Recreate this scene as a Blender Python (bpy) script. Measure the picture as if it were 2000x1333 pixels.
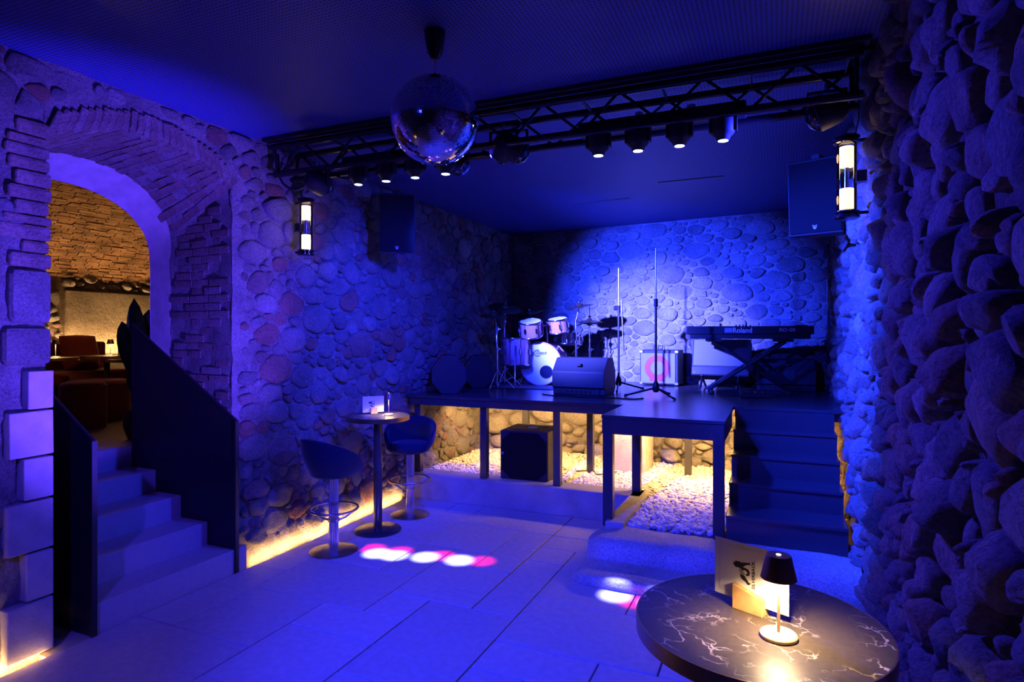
import bpy, math, random
import numpy as np
from mathutils import Vector, Matrix, noise

for _o in list(bpy.data.objects):
    bpy.data.objects.remove(_o)
SC = bpy.context.scene
COL = SC.collection
PI = math.pi
R = math.radians

# ---------------------------------------------------------------- camera, world, light, exposure
FPX, VH = 1190.0, 654.0
cam_d = bpy.data.cameras.new('camera')
cam_d.sensor_width = 36.0
cam_d.lens = FPX * 36.0 / 2000.0
cam_d.shift_y = (VH - 666.5) / 2000.0
cam_d.clip_start = 0.05
cam = bpy.data.objects.new('camera', cam_d)
COL.objects.link(cam)
YAW = math.atan(517.0 / FPX)
cam.location = (0, 0, 1.7)
cam.rotation_euler = (PI / 2, 0, YAW)
SC.camera = cam

world = bpy.data.worlds.new('world')
SC.world = world
world.use_nodes = True
world.node_tree.nodes['Background'].inputs[0].default_value = (0.004, 0.003, 0.02, 1)
world.node_tree.nodes['Background'].inputs[1].default_value = 0.3

vs = SC.view_settings
vs.view_transform = 'Standard'
vs.look = 'None'
vs.gamma = 1.0
vs.exposure = 0.0
vs.use_curve_mapping = False
SC.cycles.use_denoising = True
SC.cycles.max_bounces = 6
SC.cycles.diffuse_bounces = 3
SC.cycles.glossy_bounces = 3
SC.cycles.use_adaptive_sampling = True
SC.cycles.adaptive_threshold = 0.05
SC.cycles.sample_clamp_indirect = 6.0
SC.cycles.caustics_reflective = False
SC.cycles.caustics_refractive = False

BLUE = (0.014, 0.020, 1.0)
SKYB = (0.012, 0.034, 1.0)
PALE = (0.125, 0.135, 1.0)
VIOLET = (0.085, 0.035, 1.0)
WARM = (1.0, 0.54, 0.18)

def spot(name, loc, target, power, color, angle, blend=0.6, radius=0.05, parent=None):
    d = bpy.data.lights.new(name, 'SPOT')
    d.energy = power
    d.color = color
    d.spot_size = R(angle)
    d.spot_blend = blend
    d.shadow_soft_size = radius
    o = bpy.data.objects.new(name, d)
    COL.objects.link(o)
    o.location = loc
    o.rotation_euler = (Vector(target) - Vector(loc)).to_track_quat('-Z', 'Y').to_euler()
    if parent is not None:
        o.parent = parent
        o.matrix_parent_inverse = Matrix.Translation(parent.location).inverted()
    return o

def point(name, loc, power, color, radius, parent=None):
    d = bpy.data.lights.new(name, 'POINT')
    d.energy = power
    d.color = color
    d.shadow_soft_size = radius
    o = bpy.data.objects.new(name, d)
    COL.objects.link(o)
    o.location = loc
    o.parent = parent
    return o

def area(name, loc, target, power, color, length, width, axis='X', spread=180):
    """strip light shining from loc towards target, its long side along the world axis given"""
    d = bpy.data.lights.new(name, 'AREA')
    d.energy = power
    d.color = color
    d.shape = 'RECTANGLE'
    d.size, d.size_y = length, width
    d.spread = R(spread)
    o = bpy.data.objects.new(name, d)
    COL.objects.link(o)
    zv = (Vector(loc) - Vector(target)).normalized()
    xv = Vector((1, 0, 0)) if axis == 'X' else Vector((0, 1, 0))
    xv = (xv - zv * xv.dot(zv)).normalized()
    yv = zv.cross(xv)
    o.matrix_world = Matrix.Translation(loc) @ Matrix((xv, yv, zv)).transposed().to_4x4()
    return o

# blue and violet wash: the truss cans first, then fill cans added out of view
WASH = [
    # fixture position, aim, watts, colour, cone, blend
    ((-3.08, 3.70, 2.80), (-1.35, 8.0, 1.75), 6500, SKYB, 46, 0.8),
    ((-1.71, 3.66, 2.84), (-3.5, 5.0, 1.5), 800, BLUE, 74, 1.0),
    ((-1.45, 3.66, 2.84), (0.5, 4.6, 1.75), 4000, SKYB, 72, 1.0),
    ((0.12, 3.64, 2.84), (-3.5, 3.9, 1.7), 600, BLUE, 70, 1.0),
    ((-1.95, 3.66, 2.84), (0.42, 1.7, 1.25), 900, (.035, .024, 1.0), 72, 1.0),  # added can, out of sight behind the ball, brightens the near cobble wall
    ((-1.9, -0.6, 3.02), (-1.3, 4.5, 0.0), 2600, BLUE, 54, 1.0),  # added unseen can behind the viewer, fills the floor
    ((-0.9, -0.9, 3.02), (-3.5, 2.6, .7), 560, (.045, .026, 1.0), 54, 1.0),  # added unseen can behind the viewer, fills the stair
    ((-0.35, 2.45, 0.16), (-3.6, 2.62, 1.95), 2700, VIOLET, 44, 0.7),  # added unseen floor can, fills the left wall and arch soffit
]

# ---------------------------------------------------------------- mesh helper
class MB:
    def __init__(self):
        self.v, self.f = [], []
    def add(self, verts, faces, M=None):
        b = len(self.v)
        for p in verts:
            self.v.append(tuple(M @ Vector(p)) if M is not None else tuple(p))
        for f in faces:
            self.f.append(tuple(b + i for i in f))
        return self
    def box(self, c, s, M=None):
        x, y, z = s[0] / 2, s[1] / 2, s[2] / 2
        vs_ = [(c[0] + i * x, c[1] + j * y, c[2] + k * z) for i in (-1, 1) for j in (-1, 1) for k in (-1, 1)]
        return self.add(vs_, [(0, 1, 3, 2), (4, 6, 7, 5), (0, 4, 5, 1), (2, 3, 7, 6), (0, 2, 6, 4), (1, 5, 7, 3)], M)
    def cyl(self, p0, p1, r0, r1=None, n=12, M=None):
        r1 = r0 if r1 is None else r1
        p0, p1 = Vector(p0), Vector(p1)
        q = (p1 - p0).to_track_quat('Z', 'Y')
        vs_ = []
        for p, r in ((p0, r0), (p1, r1)):
            for i in range(n):
                a = 2 * PI * i / n
                vs_.append(p + q @ Vector((r * math.cos(a), r * math.sin(a), 0)))
        fs = [(i, (i + 1) % n, n + (i + 1) % n, n + i) for i in range(n)]
        fs += [tuple(range(n))[::-1], tuple(range(n, 2 * n))]
        return self.add(vs_, fs, M)
    def lathe(self, prof, n=24, M=None, c=(0, 0, 0)):
        vs_, fs = [], []
        for r, z in prof:
            for i in range(n):
                a = 2 * PI * i / n
                vs_.append((c[0] + r * math.cos(a), c[1] + r * math.sin(a), c[2] + z))
        for k in range(len(prof) - 1):
            for i in range(n):
                j = (i + 1) % n
                fs.append((k * n + i, k * n + j, (k + 1) * n + j, (k + 1) * n + i))
        if prof[0][0] > 1e-6:
            fs.append(tuple(range(n))[::-1])
        if prof[-1][0] > 1e-6:
            fs.append(tuple((len(prof) - 1) * n + i for i in range(n)))
        return self.add(vs_, fs, M)
    def tube(self, pts, r, n=6, closed=False, M=None):
        pts = [Vector(p) for p in pts]
        m = len(pts)
        vs_, fs = [], []
        for k in range(m):
            if closed:
                t = pts[(k + 1) % m] - pts[k - 1]
            else:
                t = pts[min(k + 1, m - 1)] - pts[max(k - 1, 0)]
            q = t.to_track_quat('Z', 'Y')
            for i in range(n):
                a = 2 * PI * i / n
                vs_.append(pts[k] + q @ Vector((r * math.cos(a), r * math.sin(a), 0)))
        for k in range(m if closed else m - 1):
            l = (k + 1) % m
            for i in range(n):
                j = (i + 1) % n
                fs.append((k * n + i, k * n + j, l * n + j, l * n + i))
        if not closed:
            fs += [tuple(range(n))[::-1], tuple((m - 1) * n + i for i in range(n))]
        return self.add(vs_, fs, M)
    def prism(self, poly, h0, h1, M=None):
        n = len(poly)
        vs_ = [(x, y, h0) for x, y in poly] + [(x, y, h1) for x, y in poly]
        fs = [(i, (i + 1) % n, n + (i + 1) % n, n + i) for i in range(n)]
        fs += [tuple(range(n))[::-1], tuple(range(n, 2 * n))]
        return self.add(vs_, fs, M)
    def ring(self, Rr, r, c=(0, 0, 0), n=28, m=8, M=None):
        pts = [(c[0] + Rr * math.cos(2 * PI * i / n), c[1] + Rr * math.sin(2 * PI * i / n), c[2]) for i in range(n)]
        return self.tube(pts, r, m, True, M)
    def mesh(self, name, mat=None, smooth=None):
        me = bpy.data.meshes.new(name)
        me.from_pydata(self.v, [], self.f)
        if mat is not None:
            me.materials.append(mat)
        if smooth is not None:
            me.polygons.foreach_set('use_smooth', [True] * len(me.polygons))
            if smooth < 180:
                me.set_sharp_from_angle(angle=R(smooth))
        me.update()
        return me
    def build(self, name, mat, parent=None, smooth=None, bevel=0, seg=2, loc=None):
        o = bpy.data.objects.new(name, self.mesh(name, mat, smooth))
        COL.objects.link(o)
        o.parent = parent
        if loc is not None:
            o.location = loc
        if bevel:
            b = o.modifiers.new('bevel', 'BEVEL')
            b.width, b.segments, b.limit_method, b.angle_limit = bevel, seg, 'ANGLE', R(40)
        return o

def tag(o, label, cat, group=None, kind=None):
    o['label'] = label
    o['category'] = cat
    if group:
        o['group'] = group
    if kind:
        o['kind'] = kind
    return o

def thing(name, label, cat, loc=(0, 0, 0), rz=0, group=None):
    o = bpy.data.objects.new(name, None)
    COL.objects.link(o)
    o.empty_display_size = 0.05
    o.location = loc
    o.rotation_euler = (0, 0, rz)
    return tag(o, label, cat, group)

def structure(o, label, cat):
    return tag(o, label, cat, None, 'structure')

def kids(o):
    return [c for c in bpy.data.objects if c.parent == o]

def copy_tree(o, label=None, loc=None, rz=None, parent=None):
    c = o.copy()
    COL.objects.link(c)
    c.parent = parent
    if label:
        c['label'] = label
    if loc is not None:
        c.location = loc
    if rz is not None:
        c.rotation_euler = (0, 0, rz)
    for k in kids(o):
        if k != c:
            copy_tree(k, parent=c)
    return c

def text_mesh(body, size, M, mat, name, parent, width=None, bold=0.0, shear=0.0, thick=0.0004):
    cu = bpy.data.curves.new(name, 'FONT')
    cu.body = body
    cu.size = size
    cu.extrude = thick
    cu.offset = bold
    cu.shear = shear
    cu.resolution_u = 3
    to = bpy.data.objects.new(name, cu)
    COL.objects.link(to)
    dg = bpy.context.evaluated_depsgraph_get()
    me = bpy.data.meshes.new_from_object(to.evaluated_get(dg))
    bpy.data.objects.remove(to)
    xs = [v.co.x for v in me.vertices]
    x0, w = min(xs), max(xs) - min(xs)
    k = (width / w) if width else 1.0
    for v in me.vertices:
        v.co.x = (v.co.x - x0) * k
    me.transform(M)
    me.materials.clear()
    me.materials.append(mat)
    o = bpy.data.objects.new(name, me)
    COL.objects.link(o)
    o.parent = parent
    return o

# ---------------------------------------------------------------- materials
def new_mat(name):
    m = bpy.data.materials.new(name)
    m.use_nodes = True
    nt = m.node_tree
    return m, nt, nt.nodes['Principled BSDF']

def nd(nt, kind, **kw):
    n = nt.nodes.new(kind)
    for k, v in kw.items():
        setattr(n, k, v)
    return n

def plain(name, col, rough=0.5, metal=0.0, bump=0.0, scale=40.0, spec=0.5, var=0.12, coat=0.0, sheen=0.0):
    m, nt, b = new_mat(name)
    b.inputs['Roughness'].default_value = rough
    b.inputs['Metallic'].default_value = metal
    b.inputs['Specular IOR Level'].default_value = spec
    b.inputs['Coat Weight'].default_value = coat
    if sheen:
        b.inputs['Sheen Weight'].default_value = sheen
        b.inputs['Sheen Roughness'].default_value = 0.4
    tc = nd(nt, 'ShaderNodeTexCoord')
    nz = nd(nt, 'ShaderNodeTexNoise')
    nz.inputs['Scale'].default_value = scale
    nz.inputs['Detail'].default_value = 4
    nt.links.new(tc.outputs['Object'], nz.inputs['Vector'])
    rp = nd(nt, 'ShaderNodeValToRGB')
    lo = [max(0, c * (1 - var)) for c in col]
    hi = [min(1, c * (1 + var)) for c in col]
    rp.color_ramp.elements[0].position, rp.color_ramp.elements[1].position = 0.3, 0.7
    rp.color_ramp.elements[0].color = (*lo, 1)
    rp.color_ramp.elements[1].color = (*hi, 1)
    nt.links.new(nz.outputs['Fac'], rp.inputs['Fac'])
    nt.links.new(rp.outputs['Color'], b.inputs['Base Color'])
    if bump:
        bp = nd(nt, 'ShaderNodeBump')
        bp.inputs['Strength'].default_value = bump
        bp.inputs['Distance'].default_value = 0.01
        nt.links.new(nz.outputs['Fac'], bp.inputs['Height'])
        nt.links.new(bp.outputs['Normal'], b.inputs['Normal'])
    return m

def emit(name, col, strength):
    m, nt, b = new_mat(name)
    b.inputs['Base Color'].default_value = (*[min(1, c) for c in col], 1)
    b.inputs['Emission Color'].default_value = (*col, 1)
    b.inputs['Emission Strength'].default_value = strength
    return m

def stone_mat(name, cols, bump=0.5, scale=26.0, rough=0.85, dist=0.012, mottle=0.8, grain=0.1):
    """stone: each loose piece takes its own colour, with grain and pitting"""
    m, nt, b = new_mat(name)
    b.inputs['Roughness'].default_value = rough
    b.inputs['Specular IOR Level'].default_value = 0.3
    oi = nd(nt, 'ShaderNodeObjectInfo')
    ge = nd(nt, 'ShaderNodeNewGeometry')
    ad = nd(nt, 'ShaderNodeMath', operation='ADD')
    fr = nd(nt, 'ShaderNodeMath', operation='FRACT')
    nt.links.new(oi.outputs['Random'], ad.inputs[0])
    nt.links.new(ge.outputs['Random Per Island'], ad.inputs[1])
    nt.links.new(ad.outputs[0], fr.inputs[0])
    rp = nd(nt, 'ShaderNodeValToRGB')
    rp.color_ramp.interpolation = 'LINEAR'
    el = rp.color_ramp.elements
    el[0].position, el[0].color = 0.0, (*cols[0], 1)
    el[1].position, el[1].color = 1.0, (*cols[-1], 1)
    for i, c in enumerate(cols[1:-1]):
        e = el.new((i + 1) / (len(cols) - 1))
        e.color = (*c, 1)
    nt.links.new(fr.outputs[0], rp.inputs['Fac'])
    tc = nd(nt, 'ShaderNodeTexCoord')
    n1 = nd(nt, 'ShaderNodeTexNoise')
    n1.inputs['Scale'].default_value = scale
    n1.inputs['Detail'].default_value = 10
    n1.inputs['Roughness'].default_value = 0.72
    n2 = nd(nt, 'ShaderNodeTexNoise')
    n2.inputs['Scale'].default_value = scale * 0.25
    n2.inputs['Detail'].default_value = 3
    nt.links.new(tc.outputs['Object'], n1.inputs['Vector'])
    nt.links.new(tc.outputs['Object'], n2.inputs['Vector'])
    r2 = nd(nt, 'ShaderNodeValToRGB')
    r2.color_ramp.elements[0].position, r2.color_ramp.elements[0].color = 0.3, (0.55, 0.52, 0.5, 1)
    r2.color_ramp.elements[1].position, r2.color_ramp.elements[1].color = 0.7, (1.25, 1.22, 1.18, 1)
    nt.links.new(n2.outputs['Fac'], r2.inputs['Fac'])
    mx = nd(nt, 'ShaderNodeMix', data_type='RGBA', blend_type='MULTIPLY')
    mx.inputs['Factor'].default_value = mottle
    nt.links.new(rp.outputs['Color'], mx.inputs[6])
    nt.links.new(r2.outputs['Color'], mx.inputs[7])
    nt.links.new(mx.outputs[2], b.inputs['Base Color'])
    n3 = nd(nt, 'ShaderNodeTexNoise')
    n3.inputs['Scale'].default_value = max(70.0, scale * 3.5)
    n3.inputs['Detail'].default_value = 6
    n3.inputs['Roughness'].default_value = 0.7
    nt.links.new(tc.outputs['Object'], n3.inputs['Vector'])
    hs = nd(nt, 'ShaderNodeMath', operation='MULTIPLY_ADD')
    hs.inputs[1].default_value = grain
    nt.links.new(n3.outputs['Fac'], hs.inputs[0])
    nt.links.new(n1.outputs['Fac'], hs.inputs[2])
    if grain > .2:
        r3 = nd(nt, 'ShaderNodeValToRGB')
        r3.color_ramp.elements[0].position, r3.color_ramp.elements[0].color = 0.36, (0.5, 0.47, 0.45, 1)
        r3.color_ramp.elements[1].position, r3.color_ramp.elements[1].color = 0.56, (1.1, 1.1, 1.1, 1)
        nt.links.new(n3.outputs['Fac'], r3.inputs['Fac'])
        m2 = nd(nt, 'ShaderNodeMix', data_type='RGBA', blend_type='MULTIPLY')
        m2.inputs['Factor'].default_value = 0.75
        nt.links.new(mx.outputs[2], m2.inputs[6])
        nt.links.new(r3.outputs['Color'], m2.inputs[7])
        nt.links.new(m2.outputs[2], b.inputs['Base Color'])
    bp = nd(nt, 'ShaderNodeBump')
    bp.inputs['Strength'].default_value = bump
    bp.inputs['Distance'].default_value = dist
    nt.links.new(hs.outputs[0], bp.inputs['Height'])
    nt.links.new(bp.outputs['Normal'], b.inputs['Normal'])
    return m

M_ = {}
M_['cobble'] = stone_mat('river_cobble', [(.34, .30, .27), (.21, .20, .20), (.44, .37, .31), (.36, .22, .17), (.27, .26, .25), (.48, .42, .37)], 1.0, 11, 0.8, .06, .8, .22)
M_['rubble'] = stone_mat('rubble_stone', [(.38, .35, .32), (.27, .26, .25), (.46, .43, .39), (.34, .31, .29), (.48, .23, .17), (.30, .29, .28), (.42, .40, .37), (.35, .33, .31), (.52, .49, .45)], 1.0, 12, 0.9, .08, .8, .30)
M_['pale_rubble'] = stone_mat('pale_rubble', [(.44, .42, .40), (.32, .31, .30), (.54, .51, .48), (.38, .36, .35), (.48, .45, .42), (.58, .55, .52)], 1.0, 13, 0.9, .06, .8, .30)
M_['mortar'] = stone_mat('lime_mortar', [(.52, .48, .43), (.52, .48, .43)], 1.0, 20, 0.95, 0.08, .8, .6)
M_['dark_mortar'] = stone_mat('grey_mortar', [(.30, .26, .23), (.30, .26, .23)], 1.0, 26, 0.95, 0.08, .8, .6)
M_['pale_mortar'] = stone_mat('pale_mortar', [(.64, .61, .56), (.64, .61, .56)], 1.0, 24, 0.95, 0.05, .6, .5)
M_['brick'] = stone_mat('old_brick', [(.44, .30, .24), (.50, .38, .31), (.40, .28, .23), (.52, .44, .38)], 1.0, 18, 0.9, .06, .8, .3)
M_['ashlar'] = stone_mat('sawn_sandstone', [(.52, .47, .42), (.48, .44, .40), (.56, .51, .46)], 0.6, 40, 0.85, 0.012, .4)
M_['floor_slab'] = stone_mat('floor_sandstone', [(.60, .53, .49), (.55, .49, .45), (.63, .56, .52), (.58, .52, .48)], 0.4, 90, 0.5, 0.006, .25)
M_['joint'] = plain('joint_sand', (.22, .20, .18), 0.95, 0, 0.4, 80)
M_['step_stone'] = stone_mat('step_sandstone', [(.52, .47, .43), (.54, .49, .45)], 0.3, 120, 0.6, 0.004, .15)
M_['concrete'] = stone_mat('kerb_concrete', [(.46, .43, .40), (.46, .43, .40)], 0.8, 18, 0.85, 0.02, .5)
M_['limestone'] = stone_mat('pale_limestone', [(.66, .63, .58), (.66, .63, .58)], 0.9, 12, 0.8, 0.035, .6, .25)
M_['gravel'] = stone_mat('white_gravel', [(.74, .71, .66), (.56, .53, .50), (.82, .79, .74), (.66, .61, .55)], 0.2, 60, 0.75, 0.003)
M_['black_metal'] = plain('black_metal', (.012, .012, .014), 0.42, 0.0, 0.05, 120, 0.5)
M_['stage_black'] = plain('stage_black', (.035, .035, .042), 0.24, 0.0, 0.06, 90, 0.5)
M_['speaker_black'] = plain('speaker_black', (.018, .018, .022), 0.55, 0, 0.25, 300, 0.4)
M_['grille'] = plain('speaker_grille', (.006, .006, .008), 0.75, 0.0, 0.5, 420, 0.15)
M_['truss'] = plain('black_truss', (.02, .02, .022), 0.28, 0.4, 0, 60, 0.6)
M_['chrome'] = plain('chrome', (.70, .70, .73), 0.16, 1.0, 0, 60, 0.5, 0.03)
M_['brushed'] = plain('brushed_steel', (.55, .50, .47), 0.28, 1.0, 0, 60, 0.5, 0.05)
M_['bronze'] = plain('bronze', (.26, .15, .08), 0.38, 0.6, 0, 60, 0.5, 0.05)
M_['lamp_metal'] = plain('lamp_metal', (.62, .46, .30), 0.5, 0.45, 0, 60, 0.5, 0.05)
M_['brass'] = plain('brass_band', (.62, .42, .20), 0.28, 1.0, 0, 60, 0.5, 0.05)
M_['velvet'] = plain('navy_velvet', (.006, .010, .036), 0.85, 0, 0.15, 200, 0.2, 0.25, 0, 0.25)
M_['rust_velvet'] = plain('rust_velvet', (.22, .035, .018), 0.9, 0, 0.15, 160, 0.2, 0.25, 0, 0.5)
M_['drum_pink'] = plain('drum_wrap', (.62, .30, .42), 0.25, 0.15, 0, 60, 0.5, 0.06, 0.5)
M_['drum_head'] = plain('drum_head', (.82, .82, .82), 0.5, 0, 0, 60, 0.5, 0.02)
M_['cymbal'] = plain('bronze_cymbal', (.20, .15, .08), 0.35, 0.9, 0, 60, 0.5, 0.1)
M_['paper'] = plain('paper', (.80, .78, .72), 0.8, 0, 0, 60, 0.3, 0.02)
M_['ink'] = plain('black_ink', (.012, .012, .012), 0.8)
M_['grey_ink'] = plain('grey_ink', (.30, .29, .27), 0.8)
M_['wood'] = plain('oak', (.55, .32, .14), 0.55, 0, 0.1, 30, 0.4, 0.15)
M_['white_print'] = plain('white_print', (.75, .75, .78), 0.6)
M_['red_paint'] = plain('red_paint', (.30, .008, .03), 0.5)
M_['silver_cloth'] = plain('silver_grille_cloth', (.26, .26, .28), 0.6, 0.2, 0.6, 380, 0.5, 0.3)
M_['rubber'] = plain('rubber', (.015, .015, .015), 0.8)
M_['leaf'] = plain('leaf', (.035, .09, .02), 0.45, 0, 0.05, 20, 0.5, 0.4)
M_['soil'] = plain('soil', (.09, .05, .03), 0.95, 0, 0.8, 60)
M_['pot'] = plain('woven_pot', (.10, .06, .04), 0.8, 0, 0.9, 60, 0.4, 0.4)
M_['vault'] = stone_mat('vault_plaster', [(.24, .15, .085), (.24, .15, .085)], 0.8, 14, 0.9, 0.03)
M_['plaster'] = stone_mat('rough_plaster', [(.52, .44, .34), (.52, .44, .34)], 1.0, 7, 0.95, 0.30)
M_['vault_brick'] = stone_mat('vault_brick', [(.30, .17, .09), (.20, .12, .07), (.36, .22, .12), (.26, .14, .08)], 0.8, 20, 0.95, 0.03)
M_['dark_plaster'] = plain('dark_plaster', (.08, .065, .05), 0.95, 0, 0.5, 12)
M_['wood_floor'] = plain('bar_floor', (.22, .17, .13), 0.5, 0, 0.1, 12)

def marble():
    m, nt, b = new_mat('black_marble')
    b.inputs['Roughness'].default_value = 0.42
    b.inputs['Specular IOR Level'].default_value = 0.35
    tc = nd(nt, 'ShaderNodeTexCoord')
    nz = nd(nt, 'ShaderNodeTexNoise')
    nz.inputs['Scale'].default_value = 7
    nz.inputs['Detail'].default_value = 6
    nt.links.new(tc.outputs['Object'], nz.inputs['Vector'])
    mx = nd(nt, 'ShaderNodeMix', data_type='RGBA')
    mx.inputs['Factor'].default_value = 0.22
    nt.links.new(tc.outputs['Object'], mx.inputs[6])
    nt.links.new(nz.outputs['Color'], mx.inputs[7])
    vo = nd(nt, 'ShaderNodeTexVoronoi', feature='DISTANCE_TO_EDGE')
    vo.inputs['Scale'].default_value = 15
    nt.links.new(mx.outputs[2], vo.inputs['Vector'])
    n2 = nd(nt, 'ShaderNodeTexNoise')
    n2.inputs['Scale'].default_value = 9
    nt.links.new(tc.outputs['Object'], n2.inputs['Vector'])
    r1 = nd(nt, 'ShaderNodeValToRGB')
    r1.color_ramp.elements[0].position, r1.color_ramp.elements[0].color = 0.0, (1, 1, 1, 1)
    r1.color_ramp.elements[1].position, r1.color_ramp.elements[1].color = 0.035, (0, 0, 0, 1)
    nt.links.new(vo.outputs['Distance'], r1.inputs['Fac'])
    r2 = nd(nt, 'ShaderNodeValToRGB')
    r2.color_ramp.elements[0].position, r2.color_ramp.elements[1].position = 0.46, 0.66
    nt.links.new(n2.outputs['Fac'], r2.inputs['Fac'])
    mu = nd(nt, 'ShaderNodeMath', operation='MULTIPLY')
    nt.links.new(r1.outputs['Color'], mu.inputs[0])
    nt.links.new(r2.outputs['Color'], mu.inputs[1])
    n3 = nd(nt, 'ShaderNodeTexNoise')
    n3.inputs['Scale'].default_value = 60
    nt.links.new(tc.outputs['Object'], n3.inputs['Vector'])
    r3 = nd(nt, 'ShaderNodeValToRGB')
    r3.color_ramp.elements[0].color = (.035, .028, .025, 1)
    r3.color_ramp.elements[1].color = (.085, .068, .06, 1)
    nt.links.new(n3.outputs['Fac'], r3.inputs['Fac'])
    mc = nd(nt, 'ShaderNodeMix', data_type='RGBA')
    nt.links.new(mu.outputs[0], mc.inputs['Factor'])
    nt.links.new(r3.outputs['Color'], mc.inputs[6])
    mc.inputs[7].default_value = (.62, .55, .5, 1)
    nt.links.new(mc.outputs[2], b.inputs['Base Color'])
    return m
M_['marble'] = marble()

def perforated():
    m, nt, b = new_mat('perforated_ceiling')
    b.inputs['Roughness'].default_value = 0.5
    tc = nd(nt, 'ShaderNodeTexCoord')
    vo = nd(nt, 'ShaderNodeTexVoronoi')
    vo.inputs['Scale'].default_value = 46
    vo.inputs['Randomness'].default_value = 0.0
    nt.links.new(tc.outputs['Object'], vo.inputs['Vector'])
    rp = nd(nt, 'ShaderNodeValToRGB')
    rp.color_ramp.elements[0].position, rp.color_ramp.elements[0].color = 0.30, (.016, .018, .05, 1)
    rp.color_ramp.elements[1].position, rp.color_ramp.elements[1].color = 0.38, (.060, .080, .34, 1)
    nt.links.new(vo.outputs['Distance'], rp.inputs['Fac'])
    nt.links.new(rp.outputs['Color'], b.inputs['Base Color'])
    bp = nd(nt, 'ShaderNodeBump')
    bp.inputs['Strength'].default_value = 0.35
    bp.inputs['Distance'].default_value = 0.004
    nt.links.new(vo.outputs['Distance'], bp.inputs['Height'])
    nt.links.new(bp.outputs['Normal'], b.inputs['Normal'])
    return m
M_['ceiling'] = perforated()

def clear_glass():
    m, nt, b = new_mat('clear_glass')
    out = nt.nodes['Material Output']
    tr = nd(nt, 'ShaderNodeBsdfTransparent')
    tr.inputs[0].default_value = (.92, .93, .95, 1)
    gl = nd(nt, 'ShaderNodeBsdfGlossy')
    gl.inputs['Roughness'].default_value = 0.03
    fr = nd(nt, 'ShaderNodeFresnel')
    fr.inputs[0].default_value = 1.45
    mx = nd(nt, 'ShaderNodeMixShader')
    nt.links.new(fr.outputs[0], mx.inputs[0])
    nt.links.new(tr.outputs[0], mx.inputs[1])
    nt.links.new(gl.outputs[0], mx.inputs[2])
    nt.links.new(mx.outputs[0], out.inputs['Surface'])
    return m
M_['glass'] = clear_glass()
M_['dome_glass'] = plain('dark_dome_glass', (.01, .01, .014), 0.06, 0.0, 0, 60, 0.8)
M_['mirror'] = plain('mirror_glass', (.82, .82, .84), 0.05, 1.0, 0, 60, 0.5, 0.02)
M_['led_warm'] = emit('warm_led', (1.0, .62, .25), 6)
M_['led_lens'] = emit('blue_lens', (.45, .55, 1.0), 30)
M_['lamp_glow'] = emit('lamp_glow', (1.0, .66, .36), 2.4)
M_['lamp_button'] = emit('lamp_button', (1.0, .75, .5), 8)
M_['shade_glow'] = emit('shade_underside', (1.0, .70, .38), 14)

# ---------------------------------------------------------------- stone packing
def pack(rng, L0, L1, H0, H1, sizes, asp, ok=None, squeeze=0.86):
    """variable-radius darts; asp > 1 makes stones wider than tall. Returns (x, y, r)"""
    pts = []
    cell = 2.2 * max(s[0] for s in sizes)
    grid = {}
    for r, tries in sizes:
        for _ in range(tries):
            rr = r * rng.uniform(0.85, 1.15)
            x, y = rng.uniform(L0, L1), rng.uniform(H0, H1)
            if ok and not ok(x, y, rr):
                continue
            gx, gy = int(x / cell), int(y * asp / cell)
            bad = False
            for i in (-1, 0, 1):
                for j in (-1, 0, 1):
                    for (px, py, pr) in grid.get((gx + i, gy + j), ()):
                        if (px - x) ** 2 + ((py - y) * asp) ** 2 < ((pr + rr) * squeeze) ** 2:
                            bad = True
                            break
                    if bad:
                        break
                if bad:
                    break
            if not bad:
                pts.append((x, y, rr))
                grid.setdefault((gx, gy), []).append((x, y, rr))
    return pts

def clip_half(poly, a, b, c):
    out = []
    n = len(poly)
    for i in range(n):
        p, q = poly[i], poly[(i + 1) % n]
        dp, dq = a * p[0] + b * p[1] - c, a * q[0] + b * q[1] - c
        if dp <= 0:
            out.append(p)
        if dp * dq < 0:
            t = dp / (dp - dq)
            out.append((p[0] + t * (q[0] - p[0]), p[1] + t * (q[1] - p[1])))
    return out

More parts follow.
